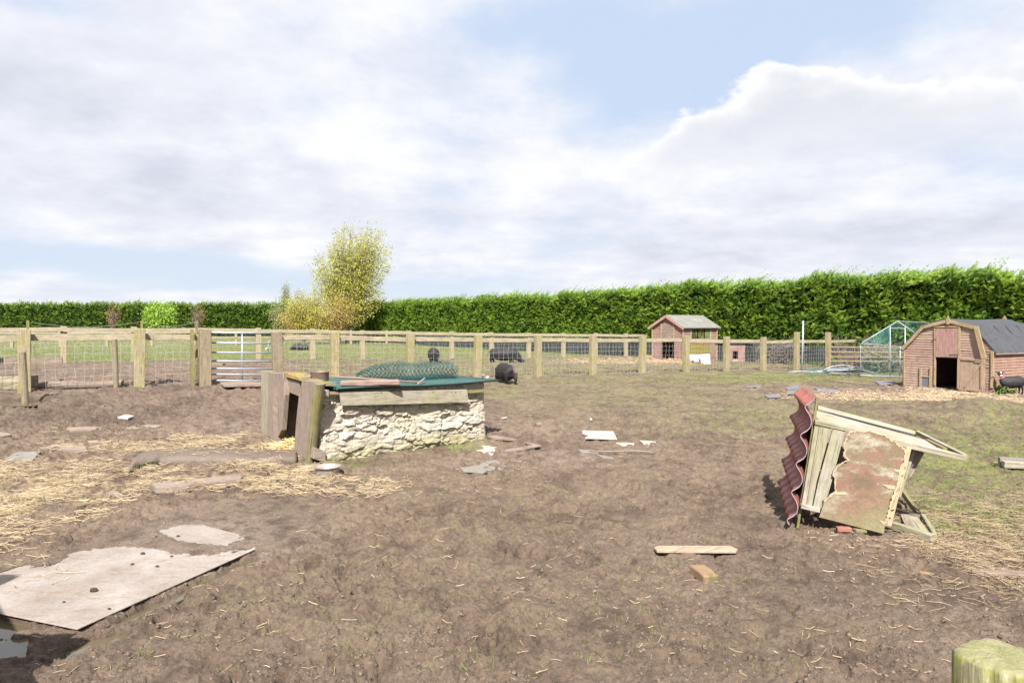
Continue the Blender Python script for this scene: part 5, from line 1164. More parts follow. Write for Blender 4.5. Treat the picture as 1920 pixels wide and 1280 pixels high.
# small coop right of the shed
cp_ = P(1383, 674, 28.5); cp_.z = float(T(cp_.x, cp_.y)); coop = thing('hen_coop', 'small pinkish coop with a dark pop door and wired run behind the fence', 'coop', cp_)
def cq(x, z, y=0.): return Vector((cp_.x+x, cp_.y+y, cp_.z+z))
CW = 1.45
clad(cq(-.42, 0), Vector((1, 0, 0)), Vector((0, -1, 0)), [(0, -.05), (.72, -.05), (.72, .76), (0, .76)], .085, M_redwood2, 'front_wall', coop, holes=((.21, .43, .12, .50),))
for x in (-.42, .28): MB().prism([cq(x, 0), cq(x+.02, 0), cq(x+.02, .76), cq(x, .76)], (0, .9, 0)).build('end_wall', M_redwood2, coop)
MB().prism([cq(-1.0, .76, -.08), cq(1.05, .76, -.08), cq(1.05, .84, .95), cq(-1.0, .84, .95)], (0, 0, .03)).build('roof', M_felt, coop)
MB().prism([cq(-.42, .0, .88), cq(.30, .0, .88), cq(.30, .76, .88), cq(-.42, .76, .88)], (0, .02, 0)).build('back_wall', M_redwood2, coop)
MB().prism([cq(-.2, .0, -.02), cq(.02, .0, -.02), cq(.02, .12, -.02), cq(-.2, .12, -.02)], (0, .02, 0)).build('door_sill', M_palewood, coop)
for x in (-.98, .98): MB().bar(cq(x, -.1, 0), cq(x, .76, 0), .07, .07).build('run_post', M_farpost, coop); MB().bar(cq(x, -.1, .85), cq(x, .78, .85), .07, .07).build('run_post', M_farpost, coop)
mb = MB()
for k in range(14): mb.tube([cq(.32+.05*k, 0, 0), cq(.32+.05*k, .75, 0)], .002, 3); mb.tube([cq(-.98+.04*k, 0, 0), cq(-.98+.04*k, .75, 0)], .002, 3)
for k in range(12): mb.tube([cq(.3, .06*k, 0), cq(.98, .06*k, 0)], .002, 3); mb.tube([cq(-.98, .06*k, 0), cq(-.42, .06*k, 0)], .002, 3)
mb.build('wire_mesh', M_wire, coop)
MB().prism([cq(-1.0, .0, .9), cq(1.0, .0, .9), cq(1.0, .78, .9), cq(-1.0, .78, .9)], (0, .02, 0)).build('back_board', M_dark, coop)
# ------------------------------------------------------------------ walk-in run frame and its surroundings
av_ = thing('aviary_frame', 'pale metal walk-in run frame with torn green netting left of the barn shed', 'run frame', gp(1665, 705))
YA = 20.6
def aq(px, py, y=YA): return P(px, py, y)
gd = aq(1612.5, 702.5).z
for pts, r in (([(1612.5, 703), (1613.5, 648), (1616.5, 642), (1683, 602)], .014), ([(1669, 706), (1669, 612)], .016), ([(1697, 706), (1697, 613)], .016), ([(1687, 705), (1688, 649.5)], .012), ([(1669, 615.3), (1697, 615.3)], .010), ([(1614, 644), (1688, 649.5)], .010), ([(1612, 703), (1640, 704.5), (1693, 706)], .016), ([(1683, 602), (1714, 623), (1735, 645)], .014)):
    mb = MB().tube([aq(*p_) for p_ in pts], r, 8); mb.build('pole', M_galv, av_, smooth=True)
MB().tube([aq(1683, 602), P(1742, 605, 22.6)], .012, 8).build('pole', M_galv, av_); MB().tube([P(1742, 605, 22.6), P(1700, 648, 22.6), P(1700, 702, 22.6)], .02, 8).build('pole', M_galv, av_)
m, nt, bs, N, L = newmat('green_net'); bs.inputs['Base Color'].default_value = (.05, .20, .18, 1); bs.inputs['Roughness'].default_value = .7; M_net = m
def net(corners, nx, ny, r=.0010, sag=.03):
    mb = MB(); c0, c1, c2, c3 = [Vector(c) for c in corners]; G = {}
    for i in range(nx+1):
        for j in range(ny+1):
            a = i/nx; b = j/ny; G[i, j] = c0.lerp(c1, a).lerp(c3.lerp(c2, a), b)+Vector((random.gauss(0, .004), sag*math.sin(a*9+b*5), random.gauss(0, .004)-sag*math.sin(math.pi*a)*math.sin(math.pi*b)))
    def sg_(p, q):
        d = (q-p).normalized(); s = d.cross(Vector((0, 1, .2))).normalized()*r; t = d.cross(s).normalized()*r; mb.add([p+s, p-s*.5+t, p-s*.5-t, q+s, q-s*.5+t, q-s*.5-t], [[0, 1, 4, 3], [1, 2, 5, 4], [2, 0, 3, 5]])
    for i in range(nx):
        for j in range(ny):
            sg_(G[i, j], G[i+1, j+1]); sg_(G[i+1, j], G[i, j+1])
    return mb.build('netting', M_net, av_)
net((aq(1616, 643), aq(1683, 603), P(1742, 606, 22.5), P(1700, 647, 22.5)), 26, 34); net((aq(1613, 702), aq(1669, 705), aq(1669, 649), aq(1614, 646)), 26, 28); net((aq(1669, 705), aq(1688, 705), aq(1688, 650), aq(1669, 649)), 10, 28); net((aq(1616, 643), aq(1669, 649), aq(1669, 612), aq(1660, 616)), 26, 18)
net((gp(1505, 702, .02), gp(1612, 704, .02), gp(1600, 688, .03), gp(1520, 690, .03)), 46, 30, .0012)
pl = gp(1503, 699); tp = P(1506, 601, pl.y); tag(MB().tube([pl-Vector((0, 0, .1)), pl.lerp(tp, .5)+Vector((.01, 0, 0)), tp], .028, 8).build('pole', M_galv, smooth=True), 'tall thin pale pole standing upright beside the last fence posts', 'pole')
Pn = [([(1478, 697), (1505, 696), (1560, 699), (1612, 703)], 'pale pole lying flat from the upright pole to the run frame'), ([(1543, 694), (1562, 686), (1582, 684.5), (1602, 688), (1612, 691)], 'bent pale pole arching above the fallen netting'), ([(1520, 698), (1560, 692), (1600, 689), (1618, 687)], 'straight pale pole crossing the fallen netting'), ([(1550, 695), (1612, 692), (1632, 697), (1645, 699)], 'pale pole reaching into the run frame')]
for pts, lab in Pn:
    q = []
    for k, (a, b) in enumerate(pts): g = gp(a, 700); g2 = P(a, b, 21.3+.1*k); g2.z = max(g2.z, float(T(g2.x, g2.y))+.02); q.append(g2)
    tag(MB().tube(q, .018, 6).build('fallen_pole', M_galv, smooth=True), lab, 'pole', 'fallen poles by the run frame')
rg = thing('rusty_gate', 'rusty tubular gate standing behind the run frame', 'gate', gp(1610, 700)); YR = 22.6
M_rust = plain('rusty_paint', (.17, .11, .055), .7, 0., (.27, .20, .11), 14)
for y in (651, 660, 669, 677.5): MB().tube([P(1553, y-.5, YR), P(1697, y+.8 if y < 670 else y, YR)], .022, 7).build('bar', M_rust, rg)
for x in (1554, 1667): MB().tube([P(x, 648, YR), P(x+.5, 694, YR)], .03, 7).build('upright', M_rust, rg)
MB().tube([P(1612, 652, YR), P(1650, 667, YR-.05)], .02, 6).build('brace', M_rust, rg)
# ------------------------------------------------------------------ hedges
def frond_template(pairs=5):
    V = []; Fc = []
    def tri(a, b, c): n = len(V); V.extend([a, b, c]); Fc.append([n, n+1, n+2])
    tri((0, -.02, 0), (0, .02, 0), (1, 0, -.10))
    for k in range(pairs):
        x = .06+.80*k/pairs; l = .46*(1-.72*k/pairs)
        for s in (-1, 1): tri((x, 0, -.1*x*x), (x+.13, 0, -.1*x*x), (x+l*.72, s*l*.66, -.1*x*x-.06))
    return np.array(V), np.array(Fc)
TV, TF = frond_template()
def place(pos, ax, nrm, size, tV=TV, tF=TF):
    ax = ax/np.linalg.norm(ax, axis=1, keepdims=True); sd = np.cross(nrm, ax); sd /= np.linalg.norm(sd, axis=1, keepdims=True)+1e-9; nn = np.cross(ax, sd)
    V = pos[:, None]+size[:, None, None]*(tV[None, :, 0:1]*ax[:, None]+tV[None, :, 1:2]*sd[:, None]+tV[None, :, 2:3]*nn[:, None])
    n = len(pos); Fc = (np.arange(n)[:, None, None]*len(tV)+tF[None]).reshape(-1, tF.shape[1]); return V.reshape(-1, 3), Fc
M_hedge = leafmat('conifer_leaf', .25, .55)
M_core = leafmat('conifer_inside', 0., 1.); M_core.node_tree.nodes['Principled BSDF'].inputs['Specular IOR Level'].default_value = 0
def hedge(name, A, B, H, dens, size, dark, light, wisps, label, jitH=.25, seed=0, wind=.5):
    A = np.array(A, float); B = np.array(B, float); Lh = np.hypot(*(B-A)); d = (B-A)/Lh; nrm = np.array([d[1], -d[0]])
    if nrm[1] > 0: nrm = -nrm
    root = thing(name, label, 'hedge', (float((A+B)[0]/2), float((A+B)[1]/2), 0))
    def hgt(s): return H+jitH*fbm(s*.45, s*0+3, 3, seed)+.18*perlin(s*1.9, s*0, seed+1)
    def bul(s, z): return .34*fbm(s*.55, z*.75, 3, seed+2)+.26*np.abs(perlin(s*1.7, z*1.9, seed+3))+.14*perlin(s*4, z*4.5, seed+4)
    # dark inner mass
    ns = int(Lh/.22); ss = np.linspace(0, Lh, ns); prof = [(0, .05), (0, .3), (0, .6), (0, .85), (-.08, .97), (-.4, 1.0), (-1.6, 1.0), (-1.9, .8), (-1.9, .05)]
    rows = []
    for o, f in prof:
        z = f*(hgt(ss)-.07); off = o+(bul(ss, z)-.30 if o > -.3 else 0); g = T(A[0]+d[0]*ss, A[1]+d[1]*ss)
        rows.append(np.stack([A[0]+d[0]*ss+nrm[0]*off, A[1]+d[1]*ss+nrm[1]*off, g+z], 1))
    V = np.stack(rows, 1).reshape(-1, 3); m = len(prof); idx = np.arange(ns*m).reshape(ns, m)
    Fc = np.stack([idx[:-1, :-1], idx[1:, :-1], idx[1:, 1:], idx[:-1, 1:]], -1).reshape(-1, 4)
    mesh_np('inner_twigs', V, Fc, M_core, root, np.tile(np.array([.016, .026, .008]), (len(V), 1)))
    # near end gets denser sprays
    n = int(Lh*H*dens); dist = lambda s: np.hypot(A[0]+d[0]*s, A[1]+d[1]*s)
    s = RNG.random(n*3)*Lh; wgt = (dist(s).min()/dist(s))**.8; s = s[RNG.random(n*3) < wgt][:n]; n = len(s)
    h = hgt(s); top_ = RNG.random(n) < .17; z = np.where(top_, h*RNG.uniform(.88, 1.01, n), h*(.06+.94*RNG.random(n)))
    keep = (perlin(s*2.6, z*3.2, seed+9)+.5*perlin(s*6, z*7, seed+10) > -.38+.16*RNG.normal(size=n)) | top_; s, h, top_, z = s[keep], h[keep], top_[keep], z[keep]; n = len(s)
    off = np.where(top_, -.8*RNG.random(n)+.3, bul(s, z)+RNG.uniform(-.16, .12, n)-.06*sstep(.9, 1., z/h))
    g = T(A[0]+d[0]*s, A[1]+d[1]*s)
    pos = np.stack([A[0]+d[0]*s+nrm[0]*off, A[1]+d[1]*s+nrm[1]*off, g+z], 1)
    N3 = np.array([nrm[0], nrm[1], 0]); up = np.array([0, 0, 1.]); wx = np.array([1., 0, 0])
    ax = N3*RNG.uniform(.2, 1.0, (n, 1))+up*RNG.uniform(-.15, .75, (n, 1))+RNG.normal(0, .5, (n, 3))*np.array([1, .4, .35])+wx*wind*.5
    ax = np.where(top_[:, None], up*RNG.uniform(.5, 1.2, (n, 1))+wx*RNG.uniform(.1, 1.1, (n, 1))*wind*2+RNG.normal(0, .3, (n, 3)), ax)
    nr = up*RNG.uniform(.5, 1., (n, 1))+N3*.8+RNG.normal(0, .35, (n, 3)); sz = size*RNG.uniform(.6, 1.25, n)
    Vf, Ff = place(pos, ax, nr, sz)
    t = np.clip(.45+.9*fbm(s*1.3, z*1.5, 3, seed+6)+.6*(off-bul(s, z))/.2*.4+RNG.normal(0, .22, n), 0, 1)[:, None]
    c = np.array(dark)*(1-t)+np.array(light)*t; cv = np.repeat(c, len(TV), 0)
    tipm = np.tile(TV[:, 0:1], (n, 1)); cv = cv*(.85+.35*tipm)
    mesh_np('foliage', Vf, Ff, M_hedge, root, cv)
    # leaning tips on top
    k = int(Lh*wisps); s = RNG.random(k)*Lh; h = hgt(s); pos = np.stack([A[0]+d[0]*s+nrm[0]*RNG.uniform(-1, .1, k), A[1]+d[1]*s+nrm[1]*RNG.uniform(-.9, .1, k), T(A[0]+d[0]*s, A[1]+d[1]*s)+h-.10], 1)
    Ls = RNG.uniform(.08, .60, k)*(.7+.6*RNG.random(k)); P_ = []; Ax = []; S_ = []
    for j in range(5):
        f = j/5; P_.append(pos+np.stack([wind*Ls*f**1.6*1.1, 0*Ls, Ls*f], 1)); Ax.append(np.stack([wind*(.4+1.5*f)+RNG.normal(0, .25, k), RNG.normal(0, .3, k), .9+0*Ls], 1)); S_.append(size*.75*(1-.35*f)*np.ones(k))
    Vf, Ff = place(np.concatenate(P_), np.concatenate(Ax), RNG.normal(0, .6, (5*k, 3))+np.array([0, -1, .3]), np.concatenate(S_))
    c = np.array(dark)*.4+np.array(light)*.6; cv = np.tile(c, (len(Vf), 1))*RNG.uniform(.8, 1.25, (5*k, 1)).repeat(len(TV), 0)
    mesh_np('leading_shoots', Vf, Ff, M_hedge, root, cv)
    return root
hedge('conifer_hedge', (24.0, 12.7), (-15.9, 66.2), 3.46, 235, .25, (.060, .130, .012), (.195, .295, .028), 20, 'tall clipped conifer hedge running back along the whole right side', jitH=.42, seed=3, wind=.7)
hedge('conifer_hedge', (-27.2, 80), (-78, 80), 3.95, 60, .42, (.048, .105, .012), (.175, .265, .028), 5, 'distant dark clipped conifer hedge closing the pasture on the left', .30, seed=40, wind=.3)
# ------------------------------------------------------------------ trees
M_bark = wood('bark', (.20, .16, .14), (.36, .31, .28), grain=12)
M_leaf = leafmat('young_leaf', .4, .5)
LV = np.array([(0, -.28, 0), (.5, -.42, .05), (1, 0, 0), (.5, .42, .05), (0, .28, 0)]); 
QV = np.array([(0, 0, 0), (.5, -.38, .06), (1, 0, 0), (.5, .38, .06)]); QF = np.array([[0, 1, 2, 3]])
def tree(name, base, Y, blobs_, nb, leaves, ls, cols, trunk, label, cat='tree', thick=.014, stems=1, stemh=.35, depth=.8, frac=(.25, .75), group=None, bare=0.):
    g = P(base, 650, Y); g.z = float(T(g.x, g.y)); root = thing(name, label, cat, g, group)
    tot = sum(b[4] for b in blobs_); ends = []
    for k in range(nb):
        r = random.random()*tot; b = blobs_[-1]
        for q in blobs_:
            r -= q[4]
            if r < 0: b = q; break
        while True:
            a = [random.uniform(-1, 1) for _ in range(3)]; m = sum(x*x for x in a)
            if .12 < m < 1: break
        e = P(b[0]+a[0]*b[2], b[1]+a[2]*-b[3], Y); e.y += a[1]*b[2]/F*Y*depth; e.x = (e.x/Y)*e.y if False else e.x
        ends.append((e, b))
    tp = P(sum(b[0]*b[4] for b in blobs_)/tot, min(b[1]-b[3]*.5 for b in blobs_), Y)
    mb = MB(); pts = []
    for k in range(9): t = k/8; q = g.lerp(tp, t); pts.append(q+Vector((.12*math.sin(t*5), .1*math.sin(t*4+1), 0))*trunk*4*math.sin(math.pi*t))
    mb.tube([g-Vector((0, 0, .2))]+pts[1:], [trunk]+[trunk*(1-.85*k/8) for k in range(1, 9)], 8)
    tr_ = mb.build('trunk', M_bark, root); mb = MB(); LP = []; LC = []; 
    for e, b in ends:
        hf = (e.z-g.z)/(tp.z-g.z); f = min(.95, max(.03, hf*random.uniform(*frac))); i = min(int(f*8), 7); s = pts[i].lerp(pts[i+1], f*8-i)
        mid = s.lerp(e, .5)+Vector((0, 0, -.12*(e-s).length*random.uniform(.3, 1.4))); n = 6; pl = []
        for k in range(n+1): t = k/n; pl.append(s*(1-t)**2+mid*2*t*(1-t)+e*t*t+Vector((random.gauss(0, .012), random.gauss(0, .012), random.gauss(0, .012)))*(e-s).length*.5)
        r0 = thick*random.uniform(.7, 1.3); mb.tube(pl, [r0*(1-.75*k/n) for k in range(n+1)], 4, False)
        if random.random() < bare: continue
        L_ = (e-s).length
        for j in range(leaves):
            t = 1-random.random()**1.3*.72; q = s*(1-t)**2+mid*2*t*(1-t)+e*t*t; kk = int(t*7*(1+.3*(hash((round(e.x*50), j % 5)) % 5))); sp_ = .018*L_+ls*1.0; t = (int(t*9)+.5)/9+random.gauss(0, .018); t = min(t, 1.02); q = s*(1-t)**2+mid*2*t*(1-t)+e*t*t; LP.append((q.x+random.gauss(0, sp_), q.y+random.gauss(0, sp_), q.z+random.gauss(0, sp_*.9))); LC.append(b[5])
    mb.build('branches', M_bark, root)
    if LP:
        LP = np.array(LP); n = len(LP); ax = RNG.normal(0, 1, (n, 3))+np.array([.3, 0, .1]); nr = RNG.normal(0, 1, (n, 3))+np.array([0, -.6, .6])
        V, Fc = place(LP, ax, nr, ls*RNG.uniform(.6, 1.3, n), QV, QF); cc = np.array([cols[i] for i in LC]); t = RNG.random((n, 1)); cc = cc[:, 0]*(1-t)+cc[:, 1]*t
        mesh_np('foliage', V, Fc, M_leaf, root, np.repeat(cc, 4, 0))
    return root
yg = ((.31, .32, .055), (.53, .51, .13)); yo = ((.34, .31, .05), (.54, .48, .11)); og = ((.34, .25, .07), (.50, .40, .13)); lg = ((.20, .27, .05), (.34, .40, .09))
tree('poplar_tree', 650, 58, [(664, 452, 54, 40, 1.4, 0), (648, 500, 72, 45, 1.7, 0), (698, 480, 44, 64, .9, 0), (640, 545, 55, 40, 1.1, 1), (610, 500, 30, 50, .5, 0), (700, 545, 26, 40, .35, 0)], 470, 64, .125, (yg, yo), .16, 'tall airy tree with fresh yellow-green leaves rising above the hedge', frac=(.12, .6), thick=.017)
tree('shrub', 570, 56, [(572, 578, 40, 36, 1, 0), (560, 562, 26, 26, .5, 1), (545, 596, 30, 20, .5, 2), (600, 560, 26, 34, .4, 1)], 210, 64, .105, (yo, yg, og), .06, 'yellow-orange leafing shrub left of the foot of the tall airy tree', 'shrub', frac=(.02, .3))
tree('shrub', 628, 55.5, [(628, 588, 36, 30, 1, 0), (600, 588, 30, 28, .6, 1), (646, 578, 24, 34, .6, 0)], 210, 60, .105, (og, yo), .06, 'orange-brown leafing shrub under the tall airy tree', 'shrub', frac=(.02, .3))
tree('willow_tree', 526, 66, [(526, 585, 24, 32, 1, 0), (545, 575, 22, 30, .6, 1)], 150, 46, .11, (((.24, .26, .09), (.36, .38, .16)), lg), .08, 'pale olive bushy tree at the right end of the distant dark hedge', frac=(.02, .35))
tree('willow_tree', 534, 85, [(535, 541, 9, 20, 1, 0), (530, 560, 8, 18, .6, 0)], 60, 36, .12, (((.26, .29, .17), (.38, .40, .26)),), .08, 'thin wispy pale tree far behind, left of the tall airy tree', frac=(.3, .9))
tree('maple_tree', 300, 70, [(300, 585, 30, 22, 1.2, 0), (294, 600, 26, 14, .5, 0), (312, 596, 20, 16, .4, 0)], 170, 60, .17, (((.20, .33, .04), (.36, .52, .08)),), .09, 'round bright lime-green bush in front of the distant dark hedge', frac=(.05, .5))
tree('bare_tree', 212, 66, [(212, 580, 17, 18, 1, 0), (214, 586, 22, 12, .4, 0)], 70, 4, .11, (((.34, .17, .06), (.46, .28, .10)),), .08, 'small thin tree with sparse orange buds, left of the lime-green bush', thick=.016, frac=(.25, .6))
tree('bare_tree', 371, 66, [(371, 582, 17, 17, 1, 0), (368, 590, 20, 12, .4, 0)], 70, 4, .11, (((.30, .19, .07), (.40, .28, .12)),), .08, 'small thin tree with sparse brown buds, right of the lime-green bush', thick=.016, frac=(.2, .6))
# low nettles and brush
def nettles(name, poly, n, h, ls, label, c1=(.05, .13, .018), c2=(.12, .24, .035), zmax=.3):
    px, py = sample_px(poly, n); x, y, z = gpv(px, py); hh = h*RNG.random(n)**.7*np.clip(.6+fbm(x*2, y*2, 2, 5)*2, .2, 1.2); pos = np.stack([x, y, z+hh], 1)
    V, Fc = place(pos, RNG.normal(0, 1, (n, 3)), RNG.normal(0, .5, (n, 3))+np.array([0, -.5, 1]), ls*RNG.uniform(.6, 1.3, n), QV, QF); t = RNG.random((n, 1))
    tag(mesh_np(name, V, Fc, M_leaf, cols=np.repeat(np.array(c1)*(1-t)+np.array(c2)*t, 4, 0)), label, 'weeds', kind='stuff')
nettles('nettles', [(1520, 680), (1560, 676), (1740, 680), (1740, 692), (1560, 690)], 3800, .36, .09, 'dense green nettles behind the run frame and rusty gate')
nettles('nettles', [(1460, 678), (1560, 678), (1560, 685), (1480, 685)], 500, .2, .08, 'green weeds along the netting left of the upright pale pole')
nettles('nettles', [(1866, 737), (1878, 733), (1900, 732), (1908, 738), (1890, 741), (1870, 741)], 420, .17, .045, 'bright green weeds at the corner of the barn shed by the goat', (.06, .16, .02), (.16, .32, .05))
br = thing('brush_pile', 'heap of dry pale cut branches behind the run frame', 'brush pile', gp(1620, 690)); mb = MB()
for k in range(420):
    x = random.gauss(1635, 30); Yb = random.uniform(23, 24.4); a = P(x+random.uniform(-12, 12), 680, Yb); a.z = float(T(a.x, a.y))+random.uniform(.1, .75)*math.exp(-((x-1645)/42)**2)+.05
    dr_ = Vector((random.gauss(.6, .6), random.gauss(0, .3), random.gauss(.40, .35))).normalized(); l = random.uniform(.5, 1.4); mb.tube([a-dr_*l*.3, a+dr_*l*.2+Vector((0, 0, .04)), a+dr_*l*.6], [.012, .009, .004], 3, False)
mb.build('branches', wood('dry_branch', (.22, .18, .14), (.42, .36, .30)), br)
br = thing('brush_pile', 'thin dead upright twigs over the fence rail left of the run frame', 'brush pile', gp(1585, 690)); mb = MB()
for k in range(70):
    x = random.gauss(1583, 14); a = P(x, 680, 24.2); a.z = float(T(a.x, a.y)); l = random.uniform(.7, 1.35); q = a+Vector((random.gauss(0, .3), random.gauss(0, .1), l)); mb.tube([a, a.lerp(q, .5)+Vector((random.gauss(0, .06), 0, 0)), q], [.010, .007, .003], 3, False)
mb.build('branches', M_bark, br)
br = thing('brush_pile', 'dark tangle of cut branches behind the netting near the hen coop', 'brush pile', gp(1460, 682)); mb = MB()
for k in range(200):
    x = random.uniform(1430, 1500); a = P(x, 676, 27.5+random.uniform(0, .8)); a.z = float(T(a.x, a.y))+random.uniform(.05, .8); dr_ = Vector((random.gauss(0, 1), random.gauss(0, .3), random.gauss(.1, .4))).normalized(); l = random.uniform(.5, 1.3); mb.tube([a-dr_*l*.4, a, a+dr_*l*.5], [.012, .012, .005], 3, False)
mb.build('branches', M_bark, br)
# black windbreak mesh along the foot of the hedge, seen between the rails
a_ = (13.2, 26.3); b_ = (-13.5, 61.2); wb = MB(); prv = None
for k in range(47):
    t = k/60; x = a_[0]+(b_[0]-a_[0])*t; y = a_[1]+(b_[1]-a_[1])*t; z = float(T(x, y)); h = .78+.08*math.sin(k*1.7)+random.gauss(0, .03); cur = (Vector((x, y, z)), Vector((x+.02*math.sin(k*2.), y, z+h)))
    if prv: wb.add([prv[0], cur[0], cur[1], prv[1], prv[0]+Vector((0, .01, 0)), cur[0]+Vector((0, .01, 0)), cur[1]+Vector((0, .01, 0)), prv[1]+Vector((0, .01, 0))], [[0, 1, 2, 3], [7, 6, 5, 4], [3, 2, 6, 7]])
    prv = cur
tag(wb.build('windbreak_netting', plain('dark_mesh', (.014, .017, .018), .9, 0., (.040, .048, .046), 1.2)), 'low dark windbreak netting along the foot of the right-hand hedge', 'netting')
# ------------------------------------------------------------------ animals
def coat(name, c1, c2, patch=None, pc=None, pr=.14):
    m, nt, bs, N, L = newmat(name); tc = N('ShaderNodeTexCoord'); oc = tc.outputs['Object']
    c = ramp(nt, noise(nt, mapping(nt, oc, (60, 60, 14)), 1, 6, .7), [(.3, c1), (.75, c2)])
    if patch:
        vd = N('ShaderNodeVectorMath'); vd.operation = 'DISTANCE'; L(oc, vd.inputs[0]); vd.inputs[1].default_value = patch
        ad = N('ShaderNodeMath'); ad.operation = 'MULTIPLY_ADD'; L(noise(nt, oc, 9, 4), ad.inputs[0]); ad.inputs[1].default_value = .18; L(vd.outputs['Value'], ad.inputs[2])
        c = mix(nt, ramp(nt, ad.outputs[0], [(pr, 1.), (pr+.09, 0.)]), c, pc)
    L(c, bs.inputs['Base Color']); bs.inputs['Roughness'].default_value = .6; bs.inputs['Specular IOR Level'].default_value = .25; bump(nt, bs, noise(nt, mapping(nt, oc, (90, 90, 20)), 1, 5, .7), .006); return m
def animal(parts, loc, head, mat, name, label, cat, scale=1., vox=.014, group=None):
    c, s = math.cos(head), math.sin(head); loc = Vector(loc); mb = MB()
    def W(p): return loc+Vector((p[0]*c-p[1]*s, p[0]*s+p[1]*c, p[2]))*scale
    for rings in parts:
        rr = []
        for k, (p, a, b) in enumerate(rings):
            q0 = Vector(rings[max(k-1, 0)][0]); q1 = Vector(rings[min(k+1, len(rings)-1)][0]); d = (q1-q0).normalized()
            ref = Vector((0, 0, 1)) if abs(d.z) < .8 else Vector((1, 0, 0)); sd = d.cross(ref).normalized(); up = sd.cross(d)
            rr.append([W(Vector(p)+sd*(a*math.cos(2*math.pi*i/14))+up*(b*math.sin(2*math.pi*i/14))) for i in range(14)])
        mb.sections(rr)
    o = mb.build(name, mat, origin=loc, smooth=True); r = o.modifiers.new('skin', 'REMESH'); r.mode = 'VOXEL'; r.voxel_size = vox*scale; r.use_smooth_shade = True
    sm = o.modifiers.new('smooth', 'SMOOTH'); sm.factor = .5; sm.iterations = 4
    return tag(o, label, cat, group), W
def pigparts(headdrop=.10, tail=True, stance=0.):
    P_ = []
    P_.append([((-.44, 0, .30), .05, .05), ((-.41, 0, .31), .13, .13), ((-.32, 0, .30), .17, .17), ((-.15, 0, .275), .205, .205), ((.02, 0, .27), .215, .225), ((.18, 0, .29), .195, .215), ((.30, 0, .30), .155, .175), ((.38, 0, .31-headdrop*.3), .125, .15), ((.46, 0, .29-headdrop*.7), .11, .125), ((.54, 0, .26-headdrop), .085, .09), ((.60, 0, .225-headdrop), .055, .055), ((.66, 0, .205-headdrop), .045, .045), ((.675, 0, .20-headdrop), .035, .035)])
    for x, y, w in ((-.34, .11, 1.15), (-.34, -.11, 1.15), (.24, .10, 1.), (.24, -.10, 1.)):
        bk = -.02 if x < 0 else .015
        P_.append([((x, y, .30), .07*w, .085*w), ((x+bk*.5, y, .20), .058*w, .07*w), ((x+bk*2+stance*(1 if y > 0 else -1), y, .11), .034*w, .040*w), ((x+bk+stance*1.4*(1 if y > 0 else -1), y, .04), .030, .032), ((x+bk*.6+.012+stance*1.4*(1 if y > 0 else -1), y, .0), .034, .038)])
    for y in (.075, -.075): P_.append([((.44, y, .36-headdrop*.6), .022, .034), ((.455, y*1.35, .41-headdrop*.6), .014, .042), ((.475, y*1.5, .455-headdrop*.6), .012, .010)])
    if tail: P_.append([((-.43, 0, .36), .014, .014), ((-.50, .01, .33), .013, .013), ((-.54, .015, .25), .012, .012), ((-.545, .01, .18), .016, .016)])
    return P_
C_pig = coat('black_bristle', (.010, .010, .012), (.034, .033, .038))
C_pigp = coat('black_bristle_pink_rump', (.020, .017, .018), (.055, .045, .045), (-.01, 0, .0), (.30, .22, .21))
def eyes(o, W, pts, r=.012):
    for k, p in enumerate(pts):
        mb = MB(); c = W(p); mb.sections([[c+Vector((r*a*math.cos(t*math.pi/4), b*r, r*a*math.sin(t*math.pi/4))) for t in range(8)] for a, b in ((.2, -1), (.8, -.6), (1, 0), (.8, .6), (.2, 1))])
        q = mb.build('eye', M_eye, o, smooth=True); ORG[q] = ORG[o]
M_eye = plain('eye', (.02, .015, .01), .15)
g = gp(948, 718); hd_ = math.atan2(.92, -.36)
C_pigp = coat('black_bristle_pink_rump', (.009, .008, .009), (.032, .026, .027), (math.cos(hd_)*-.36+math.cos(hd_-math.pi/2)*.14, math.sin(hd_)*-.36+math.sin(hd_-math.pi/2)*.14, .33), (.20, .14, .135), .15)
o, W = animal(pigparts(.16, True, .03), g, hd_, C_pigp, 'pig', 'black pot-bellied pig with pink-grey rump seen from behind, nearest of the pigs', 'pig', .98)
eyes(o, W, ((.50, .09, .24),))
g = tv(*[P(944, 681, 25.2).x, 25.2]); o, W = animal(pigparts(.15, True, .02), g, R(-8), C_pig, 'pig', 'black pig grazing side-on behind the netting, facing right', 'pig', 1.14); eyes(o, W, ((.52, -.085, .22),))
g = tv(*[P(813, 680, 24.6).x, 24.6]); o, W = animal(pigparts(.08, True, .0), g, R(100), C_pig, 'pig', 'black pig seen end-on behind the roll of green netting', 'pig', 1.06)
g = gp(563, 656); o, W = animal([[(p, a, b*.8) for p, a, b in r] for r in pigparts(.16, False)], g-Vector((0, 0, .16)), R(184), C_pig, 'pig', 'dark pig lying in the pasture grass right of the steel gate', 'pig', 1.15)
